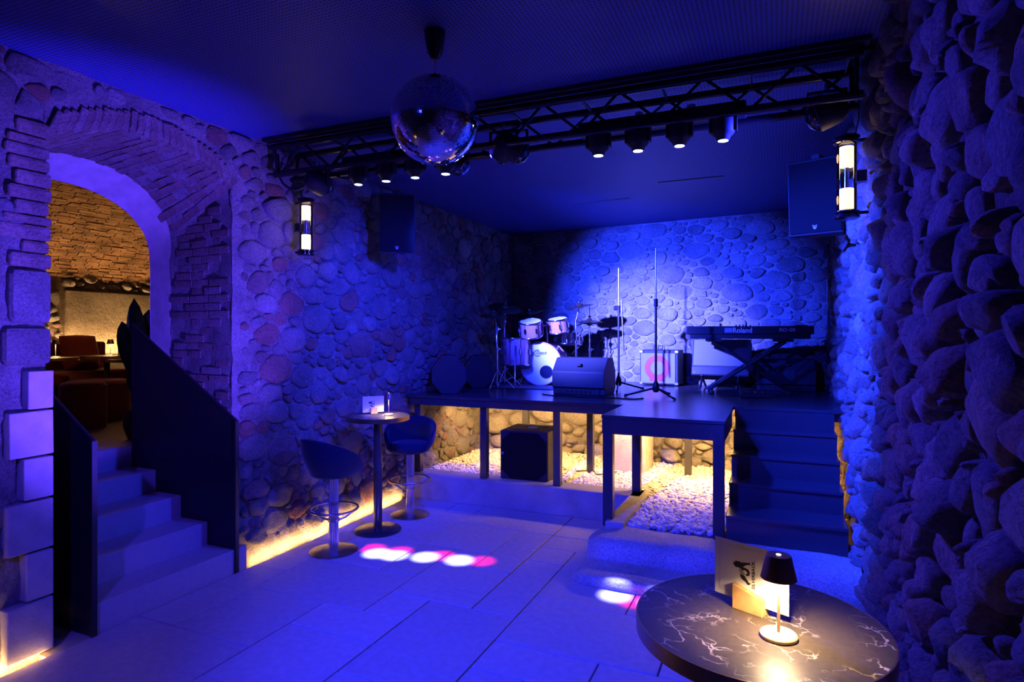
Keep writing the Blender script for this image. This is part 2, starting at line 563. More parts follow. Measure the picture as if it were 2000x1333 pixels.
def stone_outlines(rng, pts, asp, gap, bounds, n_out, rounded=2, reach=1.35):
    A = np.array([(x, y * asp, r) for x, y, r in pts])
    res = []
    for i, (x, y, r) in enumerate(A):
        m = 10
        ph = rng.random()
        poly = []
        for k in range(m):
            a = 2 * PI * (k + ph) / m
            q = r * reach * rng.uniform(0.88, 1.12)
            poly.append((x + q * math.cos(a), y + q * math.sin(a)))
        d2 = (A[:, 0] - x) ** 2 + (A[:, 1] - y) ** 2
        for j in np.nonzero(d2 < (3.2 * (r + 0.12)) ** 2)[0]:
            if j == i:
                continue
            xj, yj, rj = A[j]
            a, b = 2 * (xj - x), 2 * (yj - y)
            c = (xj * xj + yj * yj - rj * rj) - (x * x + y * y - r * r)
            poly = clip_half(poly, a, b, c)
            if len(poly) < 3:
                break
        for (a, b, c) in ((1, 0, bounds[1]), (-1, 0, -bounds[0]), (0, 1, bounds[3] * asp), (0, -1, -bounds[2] * asp)):
            if len(poly) >= 3:
                poly = clip_half(poly, a, b, c)
        if len(poly) < 3:
            res.append(None)
            continue
        P = np.array(poly)
        c = P.mean(0)
        rad = np.hypot(*(P - c).T).mean()
        P = c + (P - c) * max(0.3, 1 - gap / rad)
        for _ in range(rounded):
            Q = np.roll(P, -1, 0)
            P = np.stack([P * .75 + Q * .25, P * .25 + Q * .75], 1).reshape(-1, 2)
        seg = np.hypot(*(np.roll(P, -1, 0) - P).T)
        cum = np.concatenate([[0], np.cumsum(seg)])
        PP = np.vstack([P, P[:1]])
        t = np.linspace(0, cum[-1], n_out, endpoint=False)
        P = np.stack([np.interp(t, cum, PP[:, 0]), np.interp(t, cum, PP[:, 1])], 1)
        P[:, 1] /= asp
        res.append(P)
    return res

def stone_geo(rng, P, h, frame, rings, sink=0.03, rough=0.18):
    """domed stone over outline P; frame(s, t, n) -> world"""
    c = P.mean(0)
    n = len(P)
    vs_, fs = [], []
    tilt = (rng.uniform(-.35, .35) * h, rng.uniform(-.35, .35) * h)
    rad = max(1e-4, np.hypot(*(P - c).T).max())
    o = Vector((rng.uniform(0, 50), rng.uniform(0, 50), rng.uniform(0, 50)))
    lev = [(1.0, -sink)] + rings
    for k, (s, hh) in enumerate(lev):
        for p in P:
            q = c + (p - c) * s
            z = hh * h if k else hh
            if k:
                e = (q - c) / rad
                z += e[0] * tilt[0] + e[1] * tilt[1]
                z += noise.noise(Vector((q[0] * 9, q[1] * 9, k * .7)) + o) * h * rough * 2
                w = noise.noise(Vector((q[0] * 14, q[1] * 14, 3.3)) + o) * rad * rough * .5
                q = q + (p - c) / rad * w
            vs_.append(frame(q[0], q[1], z))
    zc = rings[-1][1] * h + noise.noise(o) * h * rough
    vs_.append(frame(c[0], c[1], zc))
    for k in range(len(lev) - 1):
        for i in range(n):
            j = (i + 1) % n
            fs.append((k * n + i, k * n + j, (k + 1) * n + j, (k + 1) * n + i))
    k = len(lev) - 1
    for i in range(n):
        fs.append((k * n + i, k * n + (i + 1) % n, len(vs_) - 1))
    return vs_, fs

CAMP = Vector((0, 0, 1.7))
def stone_wall(wall, seed, bounds, sizes, asp, gap, hgt, frame, mat, n_out=10, rings=None, ok=None, limit=300, rounded=2, reach=1.35, squeeze=0.86, name='stone', smooth=70):
    rng = random.Random(seed)
    rings = rings or [(1.0, .30), (.80, .80), (.45, 1.0)]
    pts = pack(rng, *bounds, sizes, asp, ok, squeeze)
    outs = stone_outlines(rng, pts, asp, gap, bounds, n_out, rounded, reach)
    rec = []
    for (x, y, r), P in zip(pts, outs):
        if P is None or np.hypot(*(P - P.mean(0)).T).mean() < 0.012:
            continue
        h = hgt[0] + (hgt[1] - hgt[0]) * rng.random() * min(1.0, r / sizes[0][0] + .25)
        vf = stone_geo(rng, P, h, frame, rings)
        w = Vector(frame(x, y, 0))
        rec.append((r * r / max(0.3, (w - CAMP).length_squared), vf))
    rec.sort(key=lambda q: -q[0])
    for _, (v, f) in rec[:limit]:
        MB().add(v, f).build(name, mat, wall, smooth)
    if len(rec) > limit:
        mb = MB()
        for _, (v, f) in rec[limit:]:
            mb.add(v, f)
        o = mb.build('small_' + name + 's', mat, wall, smooth)
        o['kind'] = 'stuff'
    return rec

def rough_sheet(mb, frame, s0, s1, t0, t1, step, amp, freq=3.0, seed=0.0, flip=False):
    """a lumpy mortar face; t0/t1 may be functions of s"""
    ns = max(1, round((s1 - s0) / step))
    f0 = t0 if callable(t0) else (lambda s: t0)
    f1 = t1 if callable(t1) else (lambda s: t1)
    nt_ = max(1, round((f1((s0 + s1) / 2) - f0((s0 + s1) / 2)) / step))
    vs_, fs = [], []
    for i in range(ns + 1):
        s = s0 + (s1 - s0) * i / ns
        for j in range(nt_ + 1):
            t = f0(s) + (f1(s) - f0(s)) * j / nt_
            z = amp * (noise.noise(Vector((s * freq, t * freq, seed))) + .5 * noise.noise(Vector((s * freq * 3, t * freq * 3, seed + 7))))
            vs_.append(frame(s, t, z))
    for i in range(ns):
        for j in range(nt_):
            a = i * (nt_ + 1) + j
            q = (a, a + 1, a + nt_ + 2, a + nt_ + 1)
            fs.append(q[::-1] if flip else q)
    mb.add(vs_, fs)

# ================================================================ THE SETTING
CEIL = 3.17
XL = -3.60            # left wall face
FE = -3.53            # edge of the floor paving along the left wall
YB0, YB1 = 8.32, 7.86  # back wall, slightly askew
def back_y(x):
    return YB0 + (YB1 - YB0) * (x + 3.6) / 4.2
def right_x(y):
    return 0.445 + 0.021 * y

# ---- floor
mb = MB()
mb.box((-1.55, 2.9, -0.08), (4.6, 11.4, 0.06))
floor = mb.build('floor', M_['joint'])
structure(floor, 'pale sandstone paving of mixed slab sizes in the cellar', 'floor')
rng = random.Random(11)
def slab(x0, x1, y0, y1):
    g = 0.004
    if x1 - x0 < 0.03 or y1 - y0 < 0.03:
        return
    z1 = rng.uniform(-.0015, 0.0015)
    MB().box(((x0 + x1) / 2, (y0 + y1) / 2, -0.025 + z1 / 2), (x1 - x0 - 2 * g, y1 - y0 - 2 * g, 0.05 + z1)).build('paving_slab', M_['floor_slab'], floor, None, 0.003, 1)
# rectangles on a coarse lattice, interlocking as in the photograph (module 0.3 m)
NX, NY = 14, 27
mod = 0.2985
gx0, gy0 = FE, -2.6
def lay_out(seed):
    g = random.Random(seed)
    own = [[-1] * NY for _ in range(NX)]
    rects = []
    for j in range(NY):
        for i in range(NX):
            if own[i][j] >= 0:
                continue
            opts = [(3, 2), (2, 2), (2, 3), (2, 1), (1, 1), (1, 2), (3, 3), (1, 3)]
            wts = [5, 4, 4, 2, .6, 1, 1, .4]
            for _ in range(40):
                w, h = g.choices(opts, wts)[0]
                if i + w <= NX and j + h <= NY and all(own[a][b] < 0 for a in range(i, i + w) for b in range(j, j + h)):
                    break
            else:
                w = h = 1
            for a in range(i, i + w):
                for b in range(j, j + h):
                    own[a][b] = len(rects)
            rects.append((i, j, w, h))
    worst = 0
    for i in range(1, NX):
        run = 0
        for j in range(8, NY):
            run = run + 1 if own[i - 1][j] != own[i][j] else 0
            worst = max(worst, run)
    for j in range(8, NY):
        run = 0
        for i in range(NX):
            run = run + 1 if own[i][j - 1] != own[i][j] else 0
            worst = max(worst, run * .7)
    return worst, rects
best = min((lay_out(k) for k in range(160)), key=lambda q: q[0])[1]
for (i, j, w, h) in best:
    y0, y1 = gy0 + j * mod, gy0 + (j + h) * mod
    slab(gx0 + i * mod, min(gx0 + (i + w) * mod, right_x(y0)), y0, min(y1, 5.43))

# ---- ceiling
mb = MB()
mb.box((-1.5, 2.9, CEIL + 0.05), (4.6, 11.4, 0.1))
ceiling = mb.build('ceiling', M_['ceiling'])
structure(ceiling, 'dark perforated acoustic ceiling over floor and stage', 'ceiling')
for (x0, y0, x1, y1) in ((-2.1, 6.55, -1.45, 6.5), (-1.05, 6.0, -0.45, 5.92)):
    MB().box(((x0 + x1) / 2, (y0 + y1) / 2, CEIL - 0.003), (x1 - x0, 0.035, 0.006)).build('ceiling_slot', M_['black_metal'], ceiling)

# ---- left wall with the stair opening (Y 2.0 .. 3.22)
OY0, OY1, OSP, OCR = 2.0, 3.22, 2.78, 2.935
def outer_arch(y):
    k = (y - (OY0 + OY1) / 2) / ((OY1 - OY0) / 2)
    return OSP + (OCR - OSP) * (1 - min(1, k * k))
def fl(s, t, n):
    return (XL + n, s, t)
mb = MB()
rough_sheet(mb, fl, -2.6, 1.0, -0.06, CEIL, 0.08, 0.02, 4, 1.0, True)
rough_sheet(mb, fl, 1.0, OY0, -0.06, CEIL, 0.03, 0.022, 5, 1.0, True)
rough_sheet(mb, fl, OY0, OY1, outer_arch, CEIL, 0.03, 0.016, 5, 1.0, True)
rough_sheet(mb, fl, OY1, 8.4, -0.06, CEIL, 0.035, 0.022, 5, 1.0, True)
wall_left = mb.build('wall_left', M_['mortar'], None, 180)
structure(wall_left, 'rubble stone wall with the stair opening and brick arch', 'wall')
VQ = 0.30   # zones beside the opening kept for bricks and quoins
def ok_left(y, z, r):
    e = r * 1.3
    if y - e < OY1 + .05 and y + e > OY0 - .01 and z - e < outer_arch(min(OY1, max(OY0, y))) + .13:
        return False
    if OY0 - 0.30 < y < OY0 and z < 2.9:
        return False
    if z < .10 + e * .6 and (y < 2.1 or 3.2 < y < 5.4):
        return False
    return True
stone_wall(wall_left, 21, (1.0, 8.25, 0.0, CEIL - .01), [(.17, 60), (.125, 420), (.085, 1900), (.055, 3600), (.035, 3200)], 1.35, 0.008, (.010, .044), fl, M_['rubble'], 14, [(1.0, .40), (.90, .85), (.6, 1.0)], ok_left, 300, 1, 1.55, 0.82)

def quoin(wall, name, c, s, mat, bevel=0.006):
    o = MB().box((0, 0, 0), s).build(name, mat, wall, None, bevel, 2, c)
    o.rotation_euler = (rng.uniform(-.01, .01), rng.uniform(-.01, .01), rng.uniform(-.01, .01))
    return o
# sawn quoin blocks on the near jamb
z = 0.0
for (h, w) in ((.29, .215), (.255, .13), (.27, .215), (.225, .14), (.245, .205), (.21, .12)):
    quoin(wall_left, 'quoin_block', (XL + .005, OY0 - w / 2 + .012, z + h / 2 + .02), (.10, w, h - .012), M_['ashlar'])
    z += h
# rough blocks and thin bricks higher on the near jamb
z = 1.53
for (h, w) in ((.22, .22), (.30, .19)):
    o = quoin(wall_left, 'rough_block', (XL + .0, OY0 - w / 2 + .015, z + h / 2), (.09, w, h - .02), M_['rubble'], .03)
    z += h
while z < 2.76:
    h = rng.uniform(.05, .085)
    w = rng.uniform(.12, .24)
    quoin(wall_left, 'brick', (XL - .008 + rng.uniform(0, .012), OY0 - w / 2 + rng.uniform(0, .02), z + h / 2), (.07, w, h - .006), M_['brick'], .014)
    z += h
# voussoir bricks of the outer arch
NV = 27
for i in range(NV):
    k = (i + .5) / NV
    y = OY0 + (OY1 - OY0) * k
    zc = outer_arch(y)
    dz = -(OCR - OSP) * 2 * (k - .5) * 2 / ((OY1 - OY0) / 2)
    o = MB().box((0, 0, .055), (.05, .040, rng.uniform(.115, .15))).build('voussoir_brick', M_['brick'], wall_left, None, .006, 1, (XL - .006 + rng.uniform(0, .008), y, zc + .008))
    o.rotation_euler = (-math.atan(dz) * .9 + rng.uniform(-.03, .03), 0, 0)

# ---- passage behind the opening: outer arch -> inner plaster arch
IY0, IY1, ISP, ICR = 1.95, 3.29, 2.36, 2.90
BY0, BY1, BSP, BCR = 1.95, 3.29, 2.28, 2.765
def profile(y0, y1, zs, zc, p, n=26, zb=-.05):
    """floor -> near jamb -> arch -> far jamb -> floor, n points a part"""
    pts = [(y0, zb + (zs - zb) * i / n) for i in range(n)]
    m, a = (y0 + y1) / 2, (y1 - y0) / 2
    for i in range(n + 1):
        t = PI - PI * i / n
        cx, sx = math.cos(t), math.sin(t)
        pts.append((m + a * math.copysign(abs(cx) ** (2 / p), cx), zs + (zc - zs) * abs(sx) ** (2 / p)))
    pts += [(y1, zs + (zb - zs) * (i + 1) / n) for i in range(n)]
    return pts
def outer_profile(n=26):
    pts = [(OY0, -.05 + (OSP + .05) * i / n) for i in range(n)]
    for i in range(n + 1):
        y = OY0 + (OY1 - OY0) * (.5 - .5 * math.cos(PI * i / n))
        pts.append((y, outer_arch(y)))
    return pts + [(OY1, OSP - (OSP + .05) * (i + 1) / n) for i in range(n)]
PO = outer_profile()
PF = profile(IY0, IY1, ISP, ICR, 2.25)
PBk = profile(BY0, BY1, BSP, BCR, 2.2)
XF, XBk = -4.32, -4.56
def loft(mb, A, xa, B, xb, nseg=6, amp=0.0):
    n = len(A)
    vs_, fs = [], []
    for s in range(nseg + 1):
        t = s / nseg
        for i in range(n):
            p = [xa + (xb - xa) * t, A[i][0] * (1 - t) + B[i][0] * t, A[i][1] * (1 - t) + B[i][1] * t]
            if amp:
                w = noise.noise(Vector(p) * 6) * amp
                p[1] += w
                p[2] += w * .6
            vs_.append(p)
    for s in range(nseg):
        for i in range(n - 1):
            a = s * n + i
            fs.append((a, a + n, a + n + 1, a + 1))
    mb.add(vs_, fs)
mb = MB()
loft(mb, PO, XL, PF, XF, 10, .012)
wall_passage = mb.build('wall_passage', M_['mortar'], None, 180)
structure(wall_passage, 'mortared jambs and soffit of the stair passage through the wall', 'wall')
mb = MB()
loft(mb, PF, XF, PBk, XBk, 4, .006)
# face of the inner arch towards the bar and returns
PX = profile(BY0 - .6, BY1 + 2.6, 3.2, 3.6, 4)
loft(mb, PBk, XBk, [(a, b) for a, b in PX], XBk - .02, 1)
inner_arch = mb.build('trim_1', M_['ashlar'], wall_passage, 70)
# soffit and jamb bricks laid over the loft
def loft_pt(u, t):
    i = min(len(PO) - 2, int(u))
    q = u - i
    a = [PO[i][k] * (1 - q) + PO[i + 1][k] * q for k in (0, 1)]
    b = [PF[i][k] * (1 - q) + PF[i + 1][k] * q for k in (0, 1)]
    return Vector((XL + (XF - XL) * t, a[0] * (1 - t) + b[0] * t, a[1] * (1 - t) + b[1] * t))
brick_me = [MB().box((0, 0, 0), (L_, .054, .05)).mesh('brick', M_['brick']) for L_ in (.14, .18, .215)]
def lay(u, t, me):
    p = loft_pt(u, t)
    du = (loft_pt(u + .25, t) - loft_pt(u - .25, t)).normalized()
    dx = (loft_pt(u, min(1, t + .05)) - loft_pt(u, max(0, t - .05))).normalized()
    nn = dx.cross(du).normalized()
    du = nn.cross(dx)
    mat = Matrix((dx, du, nn)).transposed().to_4x4()
    o = bpy.data.objects.new('brick', me)
    COL.objects.link(o)
    o.parent = wall_passage
    o.matrix_local = Matrix.Translation(p + nn * (rng.uniform(.015, .023)) * (1 if nn.dot(Vector((-4, 2.6, 1.5)) - p) < 0 else -1)) @ mat
    return o
def row_us(u0, u1, step):
    """positions spaced evenly by length along the profile"""
    out, u, acc = [u0], u0, 0
    last = loft_pt(u0, .3)
    while u < u1:
        u += .04
        p = loft_pt(u, .3)
        acc += (p - last).length
        last = p
        if acc >= step:
            out.append(u)
            acc = 0
    return out
for k, u in enumerate(row_us(26.3, 51.6, .062)):
    for q in range(4):
        t = (q + .5 + (.25 if k % 2 else -.1)) / 4
        if .02 < t < .97 and rng.random() > .06:
            lay(u, t, brick_me[rng.choice((1, 1, 2))])
z, k = 1.02, 0
while z < 2.74:
    h = .059
    x, k = XL - .03 - (.09 if k % 2 else 0), k + 1
    while x > XF + .1:
        L_ = rng.choice((.14, .18, .215))
        t = (XL - (x - L_ / 2)) / (XL - XF)
        if z < 2.36 + (2.72 - 2.36) * (1 - t) and rng.random() > .3:
            o = bpy.data.objects.new('brick', brick_me[(.14, .18, .215).index(L_)])
            COL.objects.link(o)
            o.parent = wall_passage
            o.location = (x - L_ / 2, OY1 + (IY1 - OY1) * t + rng.uniform(.019, .0255), z)
            o.rotation_euler = (0, rng.uniform(-.02, .02), -math.atan((IY1 - OY1) / (XL - XF)))
        x -= L_ + .014
    z += h

# ---- back wall
def fb(s, t, n):
    y = back_y(s)
    return (s, y - n, t)
mb = MB()
rough_sheet(mb, fb, -3.75, 0.75, 0.0, CEIL, 0.035, 0.014, 3, 4.0, True)
wall_back = mb.build('wall_back', M_['pale_mortar'], None, 180)
structure(wall_back, 'pale mortared stone wall lit blue behind the stage', 'wall')
stone_wall(wall_back, 33, (-3.6, 0.62, 1.02, CEIL - .01), [(.17, 40), (.12, 220), (.085, 1300), (.055, 2200), (.035, 2200)], 1.55, 0.012, (.012, .040), fb, M_['pale_rubble'], 13, [(1.0, .45), (.92, .9), (.6, 1.0)], None, 300, 1, 1.35, 0.88)

# ---- right wall of river cobbles
def fr(s, t, n):
    return (right_x(s) - n, s, t)
mb = MB()
rough_sheet(mb, fr, -2.6, .5, -0.06, CEIL, 0.08, 0.02, 4, 9.0)
rough_sheet(mb, fr, .5, 8.2, -0.06, CEIL, 0.035, 0.026, 6, 9.0)
wall_right = mb.build('wall_right', M_['dark_mortar'], None, 180)
structure(wall_right, 'wall of bulging river cobbles beside the marble table', 'wall')
stone_wall(wall_right, 47, (0.5, 8.0, -0.02, CEIL - .005), [(.115, 130), (.09, 1000), (.066, 4200), (.045, 6500), (.028, 5000)], 1.15, 0.007, (.035, .105), fr, M_['cobble'], 18,
           [(1.03, .22), (.99, .50), (.86, .78), (.60, .95), (.28, 1.02)], None, 300, 2, 1.22, 0.86, 'stone', 180)
# a boxed cable duct in the far corner
duct = MB()
duct.box((.545, back_y(.5) - .06, 2.1), (.045, .06, 2.1))
structure(duct.build('trim_2', M_['stage_black'], None, None, .004), 'thin black cable duct in the corner behind the keyboard', 'duct')

mb = MB()
mb.box((-1.5, -2.65, 1.5), (4.8, .1, 3.4))
structure(mb.build('wall_rear', M_['dark_mortar']), 'plain cellar wall behind the viewer', 'wall')

# ---- warm strip along the foot of the left wall
def strip(label, x, y0, y1, z, w, mat, watts=7.0):
    m = MB()
    m.box((0, 0, 0), (w, y1 - y0, .008))
    o = m.build('led_strip', mat, None, None, 0, 1, (x, (y0 + y1) / 2, z))
    area('strip_light', (x + .026, (y0 + y1) / 2, z + .02), (x - .8, (y0 + y1) / 2, z + .55), watts * (y1 - y0), WARM, y1 - y0, .02, 'Y', 120)
    return tag(o, label, 'light strip')
strip('warm light strip in the floor channel beside the bar stools', -3.562, 3.38, 5.36, -.040, .02, M_['led_warm'])
strip('warm light strip in the floor channel in front of the quoin blocks', -3.562, 0.2, 2.02, -.040, .02, M_['led_warm'], 12.0)

# pebbles: one low-poly shape scattered
def pebbles(name, label, area_fn, n, z0, dz, smin, smax, seed, cat='gravel'):
    g = np.random.default_rng(seed)
    t = (1 + 5 ** .5) / 2
    base = np.array([(-1, t, 0), (1, t, 0), (-1, -t, 0), (1, -t, 0), (0, -1, t), (0, 1, t), (0, -1, -t), (0, 1, -t), (t, 0, -1), (t, 0, 1), (-t, 0, -1), (-t, 0, 1)]) / 1.902
    tri = np.array([(0, 11, 5), (0, 5, 1), (0, 1, 7), (0, 7, 10), (0, 10, 11), (1, 5, 9), (5, 11, 4), (11, 10, 2), (10, 7, 6), (7, 1, 8), (3, 9, 4), (3, 4, 2), (3, 2, 6), (3, 6, 8), (3, 8, 9), (4, 9, 5), (2, 4, 11), (6, 2, 10), (8, 6, 7), (9, 8, 1)])
    P = area_fn(g, n)
    n = len(P)
    s = g.uniform(smin, smax, (n, 1, 3)) * np.array([1.25, 1.0, .72])
    V = base[None] * s * g.uniform(.82, 1.18, (n, 12, 1))
    a = g.uniform(0, 2 * PI, n)
    ca, sa = np.cos(a)[:, None], np.sin(a)[:, None]
    b = g.normal(0, .35, n)[:, None]
    x, y, z = V[..., 0], V[..., 1], V[..., 2]
    x, z = x * np.cos(b) - z * np.sin(b), x * np.sin(b) + z * np.cos(b)
    V = np.stack([x * ca - y * sa, x * sa + y * ca, z], -1)
    V += np.stack([P[:, 0], P[:, 1], z0 + g.uniform(0, dz, n) + (P[:, 2] if P.shape[1] > 2 else 0)], -1)[:, None]
    F = (tri[None] + (np.arange(n) * 12)[:, None, None]).reshape(-1, 3)
    me = bpy.data.meshes.new(name)
    me.from_pydata(V.reshape(-1, 3).tolist(), [], F.tolist())
    me.materials.append(M_['gravel'])
    me.polygons.foreach_set('use_smooth', [True] * len(me.polygons))
    o = bpy.data.objects.new(name, me)
    COL.objects.link(o)
    return tag(o, label, cat, None, 'stuff')

# ================================================================ STAGE GROUND
ST = 1.07
CURB_Z = .26
def grav_area(g, n):
    p = np.stack([g.uniform(-3.52, .45, n), g.uniform(4.62, 7.25, n)], 1)
    keep = ((p[:, 0] < -1.2) & (p[:, 1] > 5.66)) | ((p[:, 0] > -1.07) & (p[:, 1] > 4.68 + .1 * (p[:, 0] + 1)))
    keep |= (p[:, 0] >= -1.2) & (p[:, 0] <= -1.07) & (p[:, 1] > 5.7)
    return p[keep]
mb = MB()
mb.box((-1.54, 6.55, .10), (4.1, 1.9, .2))
mb.box((-.32, 5.15, .10), (1.5, 1.0, .2))
gravel_bed = mb.build('gravel_bed', M_['joint'])
structure(gravel_bed, 'bed of earth under the white gravel below the stage', 'ground')
pebbles('white_gravel', 'loose white gravel filling the bed beneath the stage', grav_area, 21000, .205, .022, .013, .024, 5)
def chan(g, n):
    p = np.stack([g.uniform(-3.59, -3.54, n), g.uniform(1.2, 5.3, n)], 1)
    return p[(p[:, 1] < 2.0) | (p[:, 1] > 3.4)]
pebbles('channel_pebbles', 'small pebbles lying in the lit channel at the foot of the wall', chan, 420, -.047, .012, .005, .010, 6, 'pebbles')

mb = MB()
mb.box((-2.32, 5.535, .13), (2.42, .25, .26))
mb.box((-1.145, 5.13, .13), (.14, 1.06, .26))
kerb = mb.build('kerb', M_['concrete'], None, None, .008)
tag(kerb, 'low concrete kerb around the gravel under the stage', 'kerb')

def boulder(name, label, cat, x0, x1, y0, y1, zt, mat, seed, round_=.1):
    """a long stone with a rounded front nose (towards -Y)"""
    n = 34
    prof = [(y1, -.02), (y1, zt - .01), (y1 - .05, zt)]
    for k in range(7):
        a = PI / 2 * k / 6
        prof.append((y0 + round_ - round_ * math.sin(a), zt - round_ + round_ * math.cos(a)))
    prof += [(y0 - .005, zt * .3), (y0 + .015, -.02)]
    vs_, fs = [], []
    m = len(prof)
    for i in range(n + 1):
        x = x0 + (x1 - x0) * i / n
        e = min(1, i / 4.0)
        for (y, z) in prof:
            w = noise.noise(Vector((x * 3, y * 5, z * 5 + seed))) * .022 + noise.noise(Vector((x * 12, y * 12, z * 12 + seed))) * .006
            yy = y + (w if z > 0 else 0) + (1 - e) ** 2 * .09 * (1 if y < (y0 + y1) / 2 else 0)
            zz = z + (w * .6 if z > 0 else 0) - ((1 - e) ** 2 * .05 if z > 0 else 0)
            vs_.append((x + noise.noise(Vector((y * 6, z * 6, seed))) * .02, yy, zz))
    for i in range(n):
        for j in range(m - 1):
            a = i * m + j
            fs.append((a, a + m, a + m + 1, a + 1))
    fs += [tuple(range(m))[::-1], tuple(n * m + j for j in range(m))]
    o = MB().add(vs_, fs).build(name, mat, None, 50)
    return tag(o, label, cat)
boulder('threshold_stone', 'big rounded threshold stone below the stage platform', 'stone', -1.30, .50, 4.30, 4.70, .215, M_['limestone'], 3.0, .13)
boulder('step_slab', 'low worn stone slab lying in front of the threshold stone', 'stone', -1.31, -.15, 3.97, 4.33, .075, M_['limestone'], 8.0, .03)

# rubble face below the back of the stage
def fu(s, t, n):
    return (s, 7.22 + .10 * math.sin(s * 2.1) - n, t)
mb = MB()
rough_sheet(mb, fu, -3.6, .6, .1, 1.0, .06, .03, 4, 14.0, True)
wall_under = mb.build('wall_understage', M_['mortar'], None, 180)
structure(wall_under, 'old rubble masonry lit warm under the stage', 'wall')
stone_wall(wall_under, 58, (-3.5, .5, .16, 1.0), [(.17, 50), (.11, 300), (.07, 700), (.04, 900)], 1.5, .006, (.03, .12), fu, M_['pale_rubble'], 12, None, None, 300, 1, 1.35, .86)
pier = MB()
pier.box((-1.46, 6.72, .58), (.36, .5, .80))
tag(pier.build('stone_pier', M_['ashlar'], None, None, .02), 'squat plastered pier standing in the gravel behind the stage legs', 'pier')

# ================================================================ STAGE
stage = thing('stage', 'black stage deck on square posts across the cellar end', 'stage', (-2.3, 5.42, CURB_Z))
def rel(root, mb_):
    l = root.location
    mb_.v = [(x - l.x, y - l.y, z - l.z) for x, y, z in mb_.v]
    return mb_
XR = .50
deck = [(-3.58, 5.42), (-.345, 5.42), (-.345, 5.68), (.58, 5.68), (.61, 7.86), (-3.58, 8.31)]
rel(stage, MB().prism(deck, ST - .028, ST)).build('deck_board', M_['stage_black'], stage, None, .003, 1)
rel(stage, MB().box((-1.94, 5.455, ST - .064), (3.18, .05, .07))).build('front_beam', M_['stage_black'], stage, None, .003, 1)
rel(stage, MB().box((.08, 5.745, ST - .064), (.84, .05, .07))).build('step_beam', M_['stage_black'], stage, None, .003, 1)
rel(stage, MB().box((-1.5, 6.75, ST - .064), (4.0, .05, .07))).build('cross_beam', M_['stage_black'], stage, None, .003, 1)
for (x, y, z0) in ((-3.46, 5.50, CURB_Z), (-2.69, 5.50, CURB_Z), (-1.915, 5.50, CURB_Z), (-1.83, 6.33, .2), (-2.75, 6.75, .2), (-.85, 6.6, .2), (.3, 6.6, .2)):
    rel(stage, MB().box((x, y, (z0 + ST - .03) / 2), (.07, .07, ST - .03 - z0))).build('post', M_['stage_black'], stage, None, .003, 1)
for y0 in (6.2,):
    s_ = MB().box((0, 0, 0), (3.2, .02, .01)).build('led_strip', M_['led_warm'], None, None, 0, 1, (-1.75, 6.9, ST - .035))
    tag(s_, 'warm light strip fixed under the stage boards', 'light strip')
    area('under_stage_light', (-1.9, 6.35, ST - .06), (-1.9, 6.9, .2), 95, WARM, 2.9, .05)
    area('under_step_light', (-.45, 6.15, ST - .06), (-.45, 6.3, .2), 50, WARM, .9, .05)

plat = thing('stage_platform', 'small black platform on three posts jutting from the stage', 'platform', (-.8, 4.66, .2))
rel(plat, MB().box((-.80, 5.035, ST - .012), (.92, .762, .026))).build('deck_board', M_['stage_black'], plat, None, .003, 1)
rel(plat, MB().box((-.80, 4.685, ST - .085), (.91, .05, .12))).build('front_beam', M_['stage_black'], plat, None, .003, 1)
rel(plat, MB().box((-1.235, 5.06, ST - .085), (.045, .70, .12))).build('side_beam', M_['stage_black'], plat, None, .003, 1)
rel(plat, MB().box((-.365, 5.06, ST - .085), (.045, .70, .12))).build('side_beam', M_['stage_black'], plat, None, .003, 1)
for (x, y, z0) in ((-1.21, 4.69, .205), (-1.18, 5.60, .25), (-.388, 4.69, .205)):
    rel(plat, MB().box((x, y, (z0 + ST - .03) / 2), (.078, .07, ST - .03 - z0))).build('post', M_['stage_black'], plat, None, .003, 1)

steps = thing('stage_steps', 'black wooden steps rising to the stage beside the cobble wall', 'steps', (.05, 4.6, .2))
sx0, sx1 = -.335, .44
lv = [(.405, 4.61), (.572, 4.92), (.738, 5.19), (.905, 5.43)]
prev = .20
for k, (z, y) in enumerate(lv):
    yb = lv[k + 1][1] if k < 3 else 5.69
    rel(steps, MB().box(((sx0 + sx1) / 2, (y + yb) / 2 + .01, z - .012), (sx1 - sx0, yb - y + .02, .024))).build('tread', M_['stage_black'], steps, None, .002, 1)
    rel(steps, MB().box(((sx0 + sx1) / 2, y + .022, (prev + z - .024) / 2), (sx1 - sx0 - .004, .02, z - .024 - prev))).build('riser', M_['stage_black'], steps)
    prev = z
rel(steps, MB().box(((sx0 + sx1) / 2, 5.695, (prev + ST - .03) / 2), (sx1 - sx0 - .004, .02, ST - .03 - prev))).build('riser', M_['stage_black'], steps)
side = [(4.632, .20), (5.69, .20), (5.69, .90), (5.45, .90), (5.45, .73), (5.21, .73), (5.21, .565), (4.94, .565), (4.94, .395), (4.632, .395)]
Mside = Matrix(((0, 0, 1, 0), (1, 0, 0, 0), (0, 1, 0, 0), (0, 0, 0, 1)))
rel(steps, MB().prism(side, sx0 + .004, sx0 + .022, Mside)).build('side_panel', M_['stage_black'], steps)

